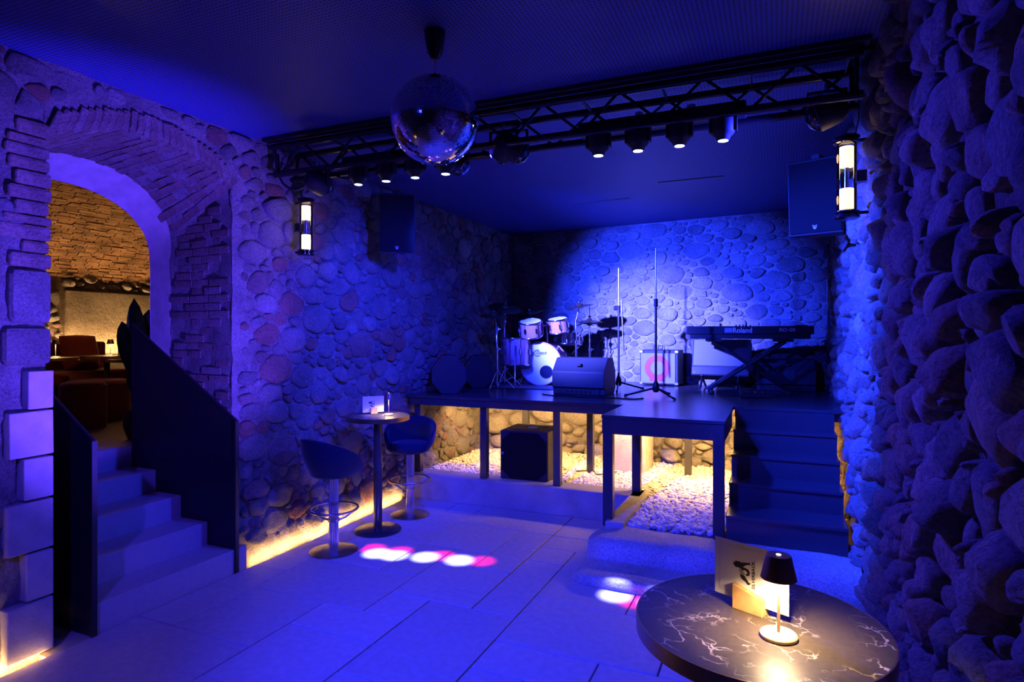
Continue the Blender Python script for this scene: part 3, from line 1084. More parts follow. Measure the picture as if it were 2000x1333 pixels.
# ================================================================ LEFT STAIR
stair = thing('stone_stair', 'flight of five pale stone steps up through the arch', 'stairs', (-3.54, 2.75, 0))
TD, RS = .275, .166
for k in range(5):
    x1 = -3.54 - k * TD
    z1 = (k + 1) * RS
    x0 = x1 - TD - .02 if k < 4 else x1 - .5
    rel(stair, MB().box(((x0 + x1) / 2, 2.755, z1 / 2 - .02), (x1 - x0, 1.09, z1 + .04 - .034 * 0))).build('step', M_['step_stone'], stair, None, .004, 1)
mb = MB()
mb.box((-4.1, 2.09, -.03), (1.14, .24, .05))
structure(mb.build('floor_sill', M_['concrete'], None, None, .004), 'narrow strip of floor between the quoins and the stair plate', 'floor')
def stair_panel(label, y, x1, zt, xe, z2, x2=None):
    t = thing('stair_panel', label, 'panel', (x1, y, 0))
    poly = [(0, 0), (0, zt), (xe - x1, z2), (xe - x1, 0.0)]
    Mx = Matrix(((1, 0, 0, 0), (0, 0, 1, 0), (0, 1, 0, 0), (0, 0, 0, 1)))
    MB().prism(poly, -.006, .006, Mx).build('steel_plate', M_['black_metal'], t)
    d = Vector((xe - x1, 0, z2 - zt))
    MB().cyl((0, 0, zt), (xe - x1, 0, z2), .011, None, 8).build('top_edge', M_['black_metal'], t, 60)
    MB().box((0, 0, zt / 2), (.014, .03, zt)).build('end_edge', M_['black_metal'], t)
    return t
stair_panel('black steel balustrade plate at the near side of the stair', 2.205, -3.52, 1.10, -4.70, 1.84)
stair_panel('black steel balustrade plate at the far side of the stair', 3.20, -3.53, 1.085, -4.64, 1.78)

# ================================================================ BAR ROOM UP THE STAIR
UF = .83
mb = MB()
mb.box((-6.7, 4.3, UF - .05), (4.1, 6.6, .09))
structure(mb.build('floor_upper', M_['wood_floor']), 'dim floor of the lounge above the stair', 'floor')
def fv(s, t, n):
    return (-8.5 + n, s, t)
mb = MB()
rough_sheet(mb, fv, 1.0, 7.6, UF, 2.52, .10, .03, 2.5, 20.0, True)
wall_lounge = mb.build('wall_lounge', M_['plaster'], None, 180)
structure(wall_lounge, 'rough warm lit wall at the back of the lounge', 'wall')
stone_wall(wall_lounge, 66, (3.4, 4.9, 1.3, 2.3), [(.13, 40), (.09, 200), (.06, 300)], 1.5, .014, (.03, .08), fv, M_['rubble'], 10, None, None, 120, 2)
stone_wall(wall_lounge, 67, (4.9, 6.7, 2.30, 2.50), [(.10, 60), (.06, 160)], 1.5, .014, (.03, .08), fv, M_['rubble'], 10, None, None, 60, 2)
MB().box((-8.47, 5.62, 1.86), (.06, 1.35, .84)).build('plaster_panel', M_['plaster'], wall_lounge, None, .01)
mb = MB()
vs_, fs = [], []
NVv = 40
for i in range(NVv + 1):
    a = R(8 + 100 * i / NVv)
    for j in range(31):
        y = 0.6 + 7.2 * j / 30
        rr = 2.25 + .010 * (i % 2) + noise.noise(Vector((a * 4, y, 0))) * .02
        vs_.append((-6.2 - rr * math.cos(a) * 1.04, y, 2.42 + rr * math.sin(a) * .60 - .18))
for i in range(NVv):
    for j in range(30):
        a = i * 31 + j
        fs.append((a, a + 1, a + 32, a + 31))
mb.add(vs_, fs)
structure(mb.build('ceiling_vault', M_['vault'], None, 180), 'old brick barrel vault over the lounge', 'ceiling')
vb = MB()
vrng = random.Random(8)
for i in range(84):
    a = R(10 + 88 * i / 84)
    rr = 2.225
    c0 = Vector((-6.2 - rr * math.cos(a) * 1.04, 0, 2.24 + rr * math.sin(a) * .60))
    tg = Vector((rr * math.sin(a) * 1.04, 0, rr * math.cos(a) * .60)).normalized()
    nr = Vector((tg.z, 0, -tg.x))
    y = 2.4 + (i % 2) * .12
    while y < 7.2:
        L_ = vrng.uniform(.12, .22)
        Mb = Matrix((tg, Vector((0, 1, 0)), nr)).transposed().to_4x4()
        Mb.translation = c0 + Vector((0, y + L_ / 2, 0)) + nr * vrng.uniform(-.006, .006)
        vb.box((0, 0, 0), (.033, L_ - .012, .05), Mb)
        y += L_
vbo = vb.build('vault_bricks', M_['vault_brick'], bpy.data.objects['ceiling_vault'])
vbo['kind'] = 'stuff'
mb = MB()
mb.box((-6.6, 7.7, 2.2), (4.2, .1, 3))
mb.box((-6.6, .6, 2.2), (4.2, .1, 3))
structure(mb.build('wall_lounge_ends', M_['dark_plaster']), 'dark end walls of the lounge', 'wall')

def lounge_table(label, x, y, zt, r=.32):
    t = thing('lounge_table', label, 'table', (x, y, UF), 0, 'small round tables in the lounge')
    MB().lathe([(r, 0), (r, .03)], 28, c=(0, 0, zt - UF - .03)).build('table_top', M_['brass'], t, 40)
    MB().cyl((0, 0, .01), (0, 0, zt - UF - .03), .03).build('column', M_['black_metal'], t, 40)
    MB().lathe([(.2, 0), (.2, .012), (.03, .02)], 24).build('base', M_['black_metal'], t, 40)
    return t
lounge_table('brass edged lounge table beside the near jamb of the arch', -7.0, 3.86, 1.46)
lounge_table('brass edged lounge table in front of the rust cushion', -7.2, 4.66, 1.455)
lounge_table('brass edged lounge table just left of the tall plant', -6.75, 4.72, 1.42)

sofa = thing('banquette', 'dark channelled banquette against the lounge wall', 'sofa', (-8.0, 4.6, UF))
for k in range(8):
    MB().box((-.12, -.6 + k * .16, .53), (.16, .15, .50)).build('back_channel', M_['rust_velvet'], sofa, None, .03, 3)
MB().box((.22, -.05, .36), (.60, 1.45, .16)).build('seat', M_['rust_velvet'], sofa, None, .04, 3)
MB().box((.2, -.05, .15), (.56, 1.42, .28)).build('base', M_['black_metal'], sofa)
def cushion(label, loc, rz, s, tilt):
    n = 10
    vs_, fs = [], []
    for side in (1, -1):
        for i in range(n + 1):
            for j in range(n + 1):
                a, b = i / n * 2 - 1, j / n * 2 - 1
                th = .09 * (max(0, (1 - a * a) * (1 - b * b)) ** .4)
                vs_.append((side * th, a * s / 2 * (1 - .06 * b * b), b * s / 2 * (1 - .06 * a * a)))
    N = (n + 1) ** 2
    for side in (0, 1):
        for i in range(n):
            for j in range(n):
                a = side * N + i * (n + 1) + j
                q = (a, a + n + 1, a + n + 2, a + 1)
                fs.append(q if side == 0 else q[::-1])
    o = MB().add(vs_, fs).build('cushion', M_['rust_velvet'], None, 180, 0, 2, loc)
    o.rotation_euler = (0, tilt, rz)
    return tag(o, label, 'cushion')
cushion('rust red velvet cushion leaning on the banquette', (-7.70, 4.66, 1.48), 0, .44, -.25)
def pouf(label, loc, r, h, group=None):
    t = thing('velvet_pouf', label, 'pouf', loc, 0, group)
    MB().lathe([(r * .96, 0), (r, .02), (r, h - .06), (r * .97, h - .02), (r * .88, h), (0, h + .008)], 32).build('body', M_['rust_velvet'], t, 50)
    MB().ring(r * .985, .007, (0, 0, h - .035)).build('piping', M_['rust_velvet'], t, 180)
    return t
pouf('round rust velvet pouf nearest the stair landing', (-6.0, 3.66, UF), .19, .42)
pouf('wide dark velvet pouf behind the round rust one', (-6.45, 4.08, UF), .29, .40)

pot = thing('planter', 'woven planter at the top of the stair', 'planter', (-4.93, 3.46, UF))
MB().lathe([(.085, 0), (.118, .10), (.115, .2), (.095, .225), (.085, .20)], 20).build('pot', M_['pot'], pot, 60)
MB().lathe([(.086, .19), (0, .2)], 16).build('soil', M_['soil'], pot)
plant = thing('tall_plant', 'tall broad leaved plant growing in the woven planter', 'plant', (-4.93, 3.46, UF + .19))
def leaf(base, tip, width, bend):
    b, t = Vector(base), Vector(tip)
    d = t - b
    sidev = d.cross(Vector((.8, -.6, .05))).normalized()
    nrm = sidev.cross(d).normalized()
    vs_, fs = [], []
    n = 8
    for i in range(n + 1):
        k = i / n
        w = width * (math.sin(PI * min(1, k * .92 + .06)) ** .7) * (1 if k < .98 else .05)
        c = b + d * k + nrm * bend * math.sin(PI * k) - Vector((0, 0, .12 * k * k * d.length))
        vs_ += [c - sidev * w + nrm * w * .25, c, c + sidev * w + nrm * w * .25]
    for i in range(n):
        a = i * 3
        fs += [(a, a + 1, a + 4, a + 3), (a + 1, a + 2, a + 5, a + 4)]
    return MB().add(vs_, fs)
for b_, t_, w, bd in (((0, 0, .35), (.02, -.06, 1.07), .07, .03), ((0, 0, .3), (-.06, -.11, .86), .085, .04), ((0, .01, .3), (-.02, .10, .98), .08, -.03), ((0, 0, .25), (.0, -.13, .70), .06, .03), ((0, 0, .15), (.03, -.10, .45), .055, .02), ((0, .02, .3), (.05, .16, .80), .085, .02), ((0, 0, .2), (-.03, .03, .66), .075, .02)):
    o = leaf(b_, t_, w, bd).build('leaf', M_['leaf'], plant, 180)
    sl = o.modifiers.new('thick', 'SOLIDIFY')
    sl.thickness = .003
MB().tube([(0, 0, -.05), (.01, 0, .15), (0, .005, .4)], .012, 8).build('stem', M_['leaf'], plant, 180)

# warm strip and uplights of the lounge, plus an added fill light
tag(MB().box((0, 0, 0), (.03, 2.6, .02)).build('led_strip', M_['led_warm'], None, None, 0, 1, (-8.36, 5.2, 1.36)), 'warm light strip hidden behind the banquette', 'light strip')
area('lounge_uplight', (-8.34, 5.3, 1.42), (-8.46, 5.3, 2.6), 60, (1, .56, .22), 2.8, .06, 'Y')
area('lounge_vault_light', (-8.36, 5.3, 2.38), (-7.9, 5.3, 3.2), 1.5, (1, .50, .17), 3.0, .05, 'Y')
point('lounge_fill', (-6.6, 4.4, 2.3), 5.0, (1, .5, .2), .15)  # bare fill without a fixture, added to brighten the lounge

# ================================================================ SMALL TABLE LAMPS, CARDS, BAR TABLES
def table_lamp(label, loc, watts, group='bronze table lamps'):
    t = thing('table_lamp', label, 'lamp', loc, 0, group)
    MB().lathe([(.040, 0), (.041, .003), (.041, .007), (.038, .010), (.006, .0115), (.004, .012)], 40).build('base', M_['lamp_metal'], t, 40)
    MB().cyl((0, 0, .011), (0, 0, .150), .0036, None, 14).build('stem', M_['lamp_metal'], t, 40)
    MB().lathe([(0, .187), (.025, .187), (.0378, .1365), (.0395, .1365), (.0275, .188), (.026, .190), (0, .1905)], 48).build('shade', M_['bronze'], t, 40)
    MB().lathe([(.0345, .1425), (.0, .143)], 32).build('diffuser', M_['shade_glow'], t)
    MB().lathe([(.0055, .1912), (.0, .1918)], 16).build('touch_button', M_['lamp_button'], t)
    l_ = spot('lamp_light', (0, 0, .1405), (0, 0, 0), watts, (1, .66, .34), 142, .5, .02)
    l_.parent = t
    return t
def card(label, loc, rz, w=.2, h=.148, full=True):
    """landscape sheet; local x along the sheet, print on the -Y side"""
    t = thing('menu_card', label, 'card', loc, rz)
    MB().box((w / 2, 0, h / 2), (w, .0012, h)).build('sheet', M_['paper'], t)
    # (u, v) on the sheet -> local, just proud of the front face
    Mc = Matrix(((1, 0, 0, 0), (0, 0, 1, -.0008), (0, 1, 0, 0), (0, 0, 0, 1)))
    A = [(54.7, 87.4), (51.5, 90.5), (56.5, 91.5), (53.5, 96), (60.2, 96.4), (59, 100.5), (65, 98.6), (70.7, 100.8), (74.8, 98.3), (80.5, 100.0), (91.8, 102.2), (99.3, 103.9), (101.1, 98.7), (92.1, 96.5), (84.7, 91.6), (81.0, 87.8), (72.6, 81.7), (67.7, 83.9), (60.9, 82.3)]
    B = [(72.6, 83.5), (83.0, 88.0), (95.5, 84.9), (99.0, 78.8), (98.0, 70.5), (90.6, 67.0), (87.3, 69.9), (93.1, 74.9), (90.0, 79.7), (85.2, 81.0), (79.6, 78.4)]
    C = [(72.3, 68.9), (78.2, 67.1), (84.3, 66.9), (90.0, 60.0), (96.0, 52.1), (101.7, 50.9), (97.3, 45.4), (92.6, 45.6), (86.6, 51.8), (78.8, 54.7), (73.1, 60.2)]
    D = [(69.7, 81.8), (79.6, 78.4), (86.1, 70.4), (82.1, 66.5), (74.6, 68.8), (70.1, 73.7)]
    k = w / .2
    sc = lambda q: [(x * .001 * k, y * .001 * k) for x, y in q]
    e = MB()
    for q in (A, B, C):
        e.prism(sc(q), -.0002, .0002, Mc)
    e.build('emblem', M_['ink'], t)
    MB().prism(sc(D), -.0002, .0003, Mc).build('emblem_back', M_['grey_ink'], t)
    up = Matrix.Translation((.1125 * k, -.0008, .0385 * k)) @ Matrix(((0, -1, 0, 0), (0, 0, -1, 0), (1, 0, 0, 0), (0, 0, 0, 1)))
    text_mesh('SILVERBACK', .0115 * k, up, M_['ink'], 'lettering', t, .072 * k, .0002)
    if full:
        fr_ = MB()
        for (a, b) in (((14.5, 134), (185, 134)), ((14.5, 14), (14.5, 134)), ((14.5, 14), (185, 14)), ((185, 14), (185, 134))):
            cx, cy = (a[0] + b[0]) / 2000, (a[1] + b[1]) / 2000
            fr_.box((cx, -.0008, cy), (abs(a[0] - b[0]) / 1000 + .0004, .0003, abs(a[1] - b[1]) / 1000 + .0004))
        fr_.build('printed_frame', M_['grey_ink'], t)
    return t
def card_block(label, loc, rz, L=.08, T=.036, h0=.062, h1=.042):
    t = thing('card_holder', label, 'card holder', loc, rz)
    for s in (-1, 1):
        y0, y1 = (-T / 2, -.0015) if s < 0 else (.0015, T / 2)
        vs_ = [(0, y0, 0), (L, y0, 0), (L, y1, 0), (0, y1, 0), (0, y0, h0), (L, y0, h1), (L, y1, h1), (0, y1, h0)]
        MB().add(vs_, [(0, 3, 2, 1), (4, 5, 6, 7), (0, 1, 5, 4), (2, 3, 7, 6), (0, 4, 7, 3), (1, 2, 6, 5)]).build('wood_half', M_['wood'], t, None, .001, 1)
    return t
def bar_table(label, loc, r):
    t = thing('bar_table', label, 'table', loc, 0, 'round marble bar tables')
    MB().lathe([(0, .965), (r - .004, .965), (r - .004, .9995), (0, 1.0)], 72).build('marble_top', M_['marble'], t, 30)
    MB().lathe([(r - .004, .962), (r, .963), (r, 1.0), (r - .004, 1.0), (r - .004, .962)], 72).build('metal_band', M_['brass'], t, 40)
    MB().cyl((0, 0, .02), (0, 0, .965), .037, None, 28).build('column', M_['stage_black'], t, 40)
    MB().lathe([(.2, 0), (.2, .014), (.195, .018), (.04, .026)], 48).build('base', M_['stage_black'], t, 40)
    MB().lathe([(.14, .945), (.14, .965)], 24).build('mounting_plate', M_['stage_black'], t)
    return t
bar_table('round black marble table in the foreground by the cobble wall', (-.042, 1.606, 0), .292)
bar_table('small round marble bar table between the two navy stools', (-3.17, 4.38, 0), .272)
table_lamp('bronze table lamp glowing on the foreground marble table', (.004, 1.539, 1.0), 20.0)
table_lamp('small bronze table lamp on the bar table between the stools', (-3.10, 4.44, 1.0), 14.0)
table_lamp('small table lamp glowing on the lounge table by the near jamb', (-7.0, 3.99, 1.46), 12.0)
table_lamp('small table lamp on the lounge table before the rust cushion', (-7.2, 4.70, 1.455), 12.0)
a1 = math.atan2(-.086, .182)
n1 = Vector((math.sin(a1), -math.cos(a1), 0))
card('white card with a dark gorilla emblem on the foreground table', (-.150, 1.696, 1.02), a1, .196, .1465)
card_block('slanted oak card holder on the foreground table', (-.0973, 1.674, 1.0), a1)
a2 = R(52)
card('white card with a dark gorilla emblem on the bar table', (-3.335, 4.385, 1.012), a2, .19, .142, False)
card('tiny white card standing on the lounge table left of the plant', (-6.95, 4.62, 1.435), R(50), .15, .11, False)
card_block('tiny card holder on the lounge table left of the plant', (-6.917, 4.66, 1.42), R(50), .05, .03, .04, .04)
card_block('small oak card holder on the bar table by the stools', (-3.293, 4.439, 1.0), a2, .06, .036, .05, .05)

# ================================================================ BAR STOOLS
def stool(label, loc, rz):
    """faces +Y"""
    t = thing('bar_stool', label, 'stool', loc, rz, 'navy velvet bar stools')
    MB().lathe([(.185, 0), (.185, .006), (.17, .012), (.05, .018)], 48).build('base', M_['brushed'], t, 40)
    col = MB()
    n = 16
    poly = []
    for i in range(n * 6):
        a = 2 * PI * i / (n * 6)
        rr = .030 + .0075 * abs(math.sin(a * n / 2))
        poly.append((rr * math.cos(a), rr * math.sin(a)))
    col.prism(poly, .012, .60)
    col.build('fluted_column', M_['chrome'], t, 60)
    fr_ = MB().ring(.185, .0085, (0, 0, .335), 40)
    for k in range(4):
        a = PI / 4 + k * PI / 2
        fr_.tube([(.183 * math.cos(a), .183 * math.sin(a), .333), (.09 * math.cos(a), .09 * math.sin(a), .262), (.036 * math.cos(a), .036 * math.sin(a), .245)], .007, 8)
    fr_.build('foot_ring', M_['brushed'], t, 60)
    MB().lathe([(.045, .235), (.045, .257)], 24).build('ring_collar', M_['brushed'], t, 40)
    MB().lathe([(.10, .585), (.165, .60), (.185, .625), (.185, .660), (.165, .682), (.10, .690), (0, .692)], 40).build('seat', M_['velvet'], t, 60)
    # wrapped shell: open at the front (+Y)
    vs_, fs = [], []
    na, nz_ = 48, 9
    span = R(128)
    for side in (0, 1):
        for i in range(na + 1):
            ph = -span + 2 * span * i / na
            k = abs(ph) / span
            ht = .07 + .235 * (math.cos(min(1, k) * PI / 2) ** .75)
            for j in range(nz_ + 1):
                v = j / nz_
                rr = .170 + .055 * math.sin(min(1, v * 1.5) * PI / 2) + .028 * v * math.cos(ph / 2)
                rr -= side * .032
                zz = .602 + ht * v + (0.0 if side == 0 else .004)
                vs_.append((rr * math.sin(ph), -rr * math.cos(ph), zz))
    N = (na + 1) * (nz_ + 1)
    for i in range(na):
        for j in range(nz_):
            a = i * (nz_ + 1) + j
            fs.append((a, a + nz_ + 1, a + nz_ + 2, a + 1))
            fs.append((N + a, N + a + 1, N + a + nz_ + 2, N + a + nz_ + 1))
        a = i * (nz_ + 1) + nz_
        fs.append((a, a + nz_ + 1, N + a + nz_ + 1, N + a))
        a = i * (nz_ + 1)
        fs.append((a, N + a, N + a + nz_ + 1, a + nz_ + 1))
    for i in (0, na):
        for j in range(nz_):
            a = i * (nz_ + 1) + j
            fs.append((a, a + 1, N + a + 1, N + a) if i == 0 else (a, N + a, N + a + 1, a + 1))
    sh = MB().add(vs_, fs).build('backrest', M_['velvet'], t, 180, .012, 3)
    return t
stool('navy velvet bar stool nearest the stair, its back to us', (-3.19, 3.83, 0), R(-12))
stool('navy velvet bar stool beside the stage, facing the bar table', (-3.17, 4.885, 0), R(200))

# ================================================================ WALL LAMPS
def wall_lamp(label, loc, rz):
    """local +Y away from the wall; origin at the lamp axis, base level"""
    t = thing('wall_lamp', label, 'lamp', loc, rz, 'tube wall lamps')
    for z0, z1 in ((0, .045), (.41, .455)):
        MB().lathe([(.058, z0), (.066, z0 + .006), (.066, z0 + .014), (.052, z0 + .02), (.052, z1 - .02), (.066, z1 - .014), (.066, z1 - .006), (.058, z1)], 32).build('end_cap', M_['dome_glass'], t, 40)
    MB().lathe([(.050, .04), (.050, .415)], 40).build('glass_tube', M_['glass'], t, 60)
    n = 24
    for z0 in (.055, .285):
        poly = []
        for i in range(n * 4):
            a = 2 * PI * i / (n * 4)
            rr = .033 + .0022 * abs(math.sin(a * n / 2))
            poly.append((rr * math.cos(a), rr * math.sin(a)))
        sh = MB().prism(poly, z0, z0 + .11).build('ribbed_shade', M_['lamp_glow'], t, 50)
    MB().cyl((0, 0, .165), (0, 0, .285), .013, None, 16).build('chrome_rod', M_['chrome'], t, 40)
    MB().box((0, -.07, .2275), (.05, .05, .06)).build('wall_bracket', M_['black_metal'], t)
    for z in (.03, .425):
        MB().box((0, -.075, z), (.016, .06, .016)).build('arm', M_['black_metal'], t)
    MB().tube([(0, -.04, .45), (.01, -.06, .55), (0, -.06, .70)], .004, 6).build('cable', M_['rubber'], t)
    point('lamp_light', (0, .075, .11), .5, (1, .55, .22), .03, t)
    point('lamp_light', (0, .075, .34), .5, (1, .55, .22), .03, t)
    return t
wall_lamp('glowing tube lamp on the rubble wall near the stair', (-3.44, 3.80, 2.33), R(-90))
wall_lamp('glowing tube lamp on the cobble wall at the truss end', (.352, 3.80, 2.335), R(90))

# ================================================================ TRUSS AND LIGHTS
TY0, TYM, TY1, TZB, TZT = 3.50, 3.62, 3.75, 2.915, 3.115
truss = thing('lighting_truss', 'black lighting truss hung across the room under the ceiling', 'truss', (-1.6, TYM, TZB))
tx0, tx1 = -3.50, .40
for y, z in ((TY0, TZT), (TY1, TZT), (TYM - .09, TZB), (TYM + .09, TZB)):
    rel(truss, MB().cyl((tx0, y, z), (tx1, y, z), .0235, None, 14)).build('chord', M_['truss'], truss, 40)
nseg = 16
for side, (yb, yt) in enumerate(((TYM - .09, TY0), (TYM + .09, TY1))):
    for i in range(nseg):
        xa = tx0 + .06 + (tx1 - tx0 - .12) * i / nseg
        xb = tx0 + .06 + (tx1 - tx0 - .12) * (i + 1) / nseg
        a, b = ((xa, yb, TZB), (xb, yt, TZT)) if (i + side) % 2 == 0 else ((xa, yt, TZT), (xb, yb, TZB))
        rel(truss, MB().cyl(a, b, .009, None, 8)).build('diagonal', M_['truss'], truss, 40)
for i in range(0, nseg + 1, 2):
    x = tx0 + .06 + (tx1 - tx0 - .12) * i / nseg
    rel(truss, MB().cyl((x, TY0, TZT), (x, TY1, TZT), .009, None, 8)).build('crossbar', M_['truss'], truss, 40)
for x in (tx0 + .03, tx1 - .03):
    for y0, y1 in ((TYM - .09, TY0), (TYM + .09, TY1)):
        rel(truss, MB().cyl((x, y0, TZB), (x, y1, TZT), .012, None, 8)).build('end_post', M_['truss'], truss, 40)
rel(truss, MB().box((tx1 + .0, TYM, TZT + .02), (.10, .22, .012))).build('wall_plate', M_['truss'], truss)
rail = MB()
rail.box((-1.55, 3.46, CEIL - .014), (3.95, .07, .028))
tag(rail.build('ceiling_rail', M_['black_metal'], None, None, .003, 1), 'flat black rail fixed to the ceiling above the truss', 'rail')

def head_bar(label, xs, spots, mags):
    y = 3.585
    xm = sum(xs) / len(xs)
    t = thing('light_bar', label, 'stage light', (xm, y, 2.90), 0, 'four headed light bars')
    MB().box((0, .01, .045), (xs[-1] - xs[0] + .24, .10, .075)).build('bar_body', M_['speaker_black'], t, None, .008, 2)
    MB().cyl((-.12, .04, .07), (-.12, .04, .12), .025, None, 12).build('clamp', M_['chrome'], t, 40)
    MB().cyl((.18, .04, .07), (.18, .04, .12), .025, None, 12).build('clamp', M_['chrome'], t, 40)
    for x, s, m in zip(xs, spots, mags):
        lx = x - xm
        hd = MB().lathe([(.030, -.118), (.036, -.112), (.040, -.098), (.058, -.082), (.062, -.07), (.062, .005), (.055, .012)], 24, c=(lx, 0, 0)).build('lamp_head', M_['speaker_black'], t, 40)
        for sx in (-1, 1):
            MB().box((lx + sx * .068, 0, -.025), (.012, .045, .09)).build('yoke_arm', M_['speaker_black'], hd)
        MB().lathe([(.0275, -.1195), (.020, -.1215), (0, -.122)], 20, c=(lx, 0, 0)).build('lens', M_['led_lens'], hd)
        p = (x, y, 2.775)
        spot('beam', p, s, 9000, (.11, .12, 1.0), 5.6, 1.0, .012, t)
        spot('beam', p, m, 900, (1.0, .01, .16), 5.2, 1.0, .012, t)
    return t
xsL = [-2.765, -2.525, -2.285, -2.045]
head_bar('four headed light bar under the truss left of the mirror ball', xsL,
         [(-2.842, 3.919, 0), (-2.693, 3.936, 0), (-2.459, 4.002, 0), (-2.192, 4.049, 0)],
         [(-2.94, 4.0, 0), (-2.71, 4.03, 0), (-2.36, 4.08, 0), (-2.03, 4.10, 0)])
xsR = [-.988, -.749, -.511, -.274]
head_bar('four headed light bar under the truss right of the mirror ball', xsR,
         [(-.965, 3.895, .1), (-.70, 3.87, .1), (-.46, 3.88, .1), (-.2, 3.9, 0)],
         [(-.84, 3.85, .1), (-.60, 3.93, .1), (-.36, 3.95, .1), (-.1, 3.95, 0)])

def par(label, loc, aim, wash):
    t = thing('par_can', label, 'stage light', loc, 0, 'round par cans')
    d = (Vector(aim) - Vector(loc)).normalized()
    Mq = d.to_track_quat('-Z', 'Y').to_matrix().to_4x4()
    MB().lathe([(.0, .10), (.045, .095), (.075, .06), (.082, 0), (.084, -.05), (.078, -.055)], 28, Mq).build('can', M_['speaker_black'], t, 40)
    MB().lathe([(.078, -.05), (.070, -.075), (.045, -.098), (0, -.108)], 28, Mq).build('dome_lens', M_['dome_glass'], t, 60)
    yk = MB()
    for s in (-1, 1):
        yk.box((s * .092, 0, .04), (.008, .03, .14))
    yk.box((0, 0, .11), (.19, .03, .008))
    yk.build('yoke', M_['speaker_black'], t)
    MB().cyl((0, 0, .11), (0, 0, .15), .012, None, 10).build('clamp', M_['chrome'], t, 40)
    if loc[2] < 1:
        MB().box((0, 0, -loc[2] + .006), (.2, .14, .012)).build('floor_plate', M_['black_metal'], t)
        MB().cyl((0, 0, -loc[2] + .01), (0, 0, -.06), .012, None, 10).build('foot_post', M_['black_metal'], t)
    return t
pc = []
for k, (lab, w) in enumerate(zip(('round par can hanging from the left end of the truss', 'round par can just right of the mirror ball', 'second round par can right of the mirror ball', 'round par can near the right end of the truss', 'added fill par can on the truss hidden behind the mirror ball', 'added fill par can on the ceiling above the viewer', 'added fill par can on the ceiling left behind the viewer', 'added floor standing fill can beneath the foreground table'), WASH)):
    p, aim, watts, colr, cone, bl = w
    d = (Vector(aim) - Vector(p)).normalized()
    t = par(lab, tuple(Vector(p) - d * .13), aim, None)
    spot('wash_beam', p, aim, watts, colr, cone, bl, .06, t)
    if k == 0:
        spot('wash_beam', p, (-1.45, 8.05, 1.45), 12500, PALE, 33, 1.0, .05, t)
    pc.append(t)

# loose cables on the truss
def cable(label, pts, r=.006, mat='rubber'):
    P = [Vector(p) for p in pts]
    out = []
    for i in range(len(P) - 1):
        p0, p1, p2, p3 = P[max(0, i - 1)], P[i], P[i + 1], P[min(len(P) - 1, i + 2)]
        for k in range(8):
            t = k / 8
            out.append(.5 * ((2 * p1) + (p2 - p0) * t + (2 * p0 - 5 * p1 + 4 * p2 - p3) * t * t + (3 * p1 - p0 - 3 * p2 + p3) * t ** 3))
    out.append(P[-1])
    o = MB().tube(out, r, 6).build('cable', M_[mat], None, 180)
    return tag(o, label, 'cable')
cable('black cable drooping under the left end of the truss', [(-3.50, 3.56, 3.08), (-3.46, 3.55, 2.88), (-3.36, 3.58, 2.80), (-3.25, 3.6, 2.84), (-3.18, 3.6, 2.92)], .010)
cable('black cable looping from the truss to the left light bar', [(-3.05, 3.6, 2.92), (-2.95, 3.62, 2.86), (-2.84, 3.62, 2.85), (-2.78, 3.60, 2.93)], .008)
cable('black cable lying in the gravel under the stage', [(-1.95, 6.2, .25), (-1.8, 6.3, .245), (-1.7, 6.15, .25), (-1.55, 6.35, .25)], .006)

# ---- mirror ball
ball = thing('mirror_ball', 'large mirror ball hanging from a black motor', 'mirror ball', (-1.52, 2.56, CEIL))
RB, ZB = .212, -.432
mb = MB()
rng = random.Random(3)
nlat = 56
for i in range(nlat):
    la0, la1 = -PI / 2 + PI * i / nlat, -PI / 2 + PI * (i + 1) / nlat
    lm = (la0 + la1) / 2
    nlon = max(6, int(2 * nlat * math.cos(lm)))
    for j in range(nlon):
        a0, a1 = 2 * PI * j / nlon, 2 * PI * (j + .94) / nlon
        la1_ = la1 - (la1 - la0) * .06
        am = (a0 + a1) / 2
        nrm = Vector((math.cos(lm) * math.cos(am), math.cos(lm) * math.sin(am), math.sin(lm)))
        q = Matrix.Rotation(rng.gauss(0, .012), 3, nrm.orthogonal()) @ Matrix.Rotation(rng.gauss(0, .012), 3, 'Z')
        cpt = nrm * RB
        vs_ = []
        for (a, b) in ((a0, la0), (a1, la0), (a1, la1_), (a0, la1_)):
            p = Vector((math.cos(b) * math.cos(a), math.cos(b) * math.sin(a), math.sin(b))) * RB
            p = cpt + q @ (p - cpt)
            vs_.append((p.x, p.y, p.z + ZB))
        mb.add(vs_, [(0, 1, 2, 3)])
o = mb.build('mirror_tiles', M_['mirror'], ball)
o['kind'] = 'stuff'
core = MB().lathe([((RB - .004) * math.cos(a), (RB - .004) * math.sin(a) + ZB) for a in [-PI / 2 + .02 + (PI - .04) * i / 24 for i in range(25)]], 48).build('ball_core', M_['black_metal'], ball, 180)
MB().lathe([(.052, 0), (.050, -.03), (.036, -.11), (.018, -.135), (0, -.138)], 28).build('motor', M_['truss'], ball, 40)
MB().tube([(0, 0, -.13), (.004, 0, -.16), (0, 0, ZB + RB + .0)], .004, 8).build('chain', M_['chrome'], ball)
MB().lathe([(.02, ZB + RB - .004), (.02, ZB + RB + .01)], 16).build('cap', M_['chrome'], ball, 40)

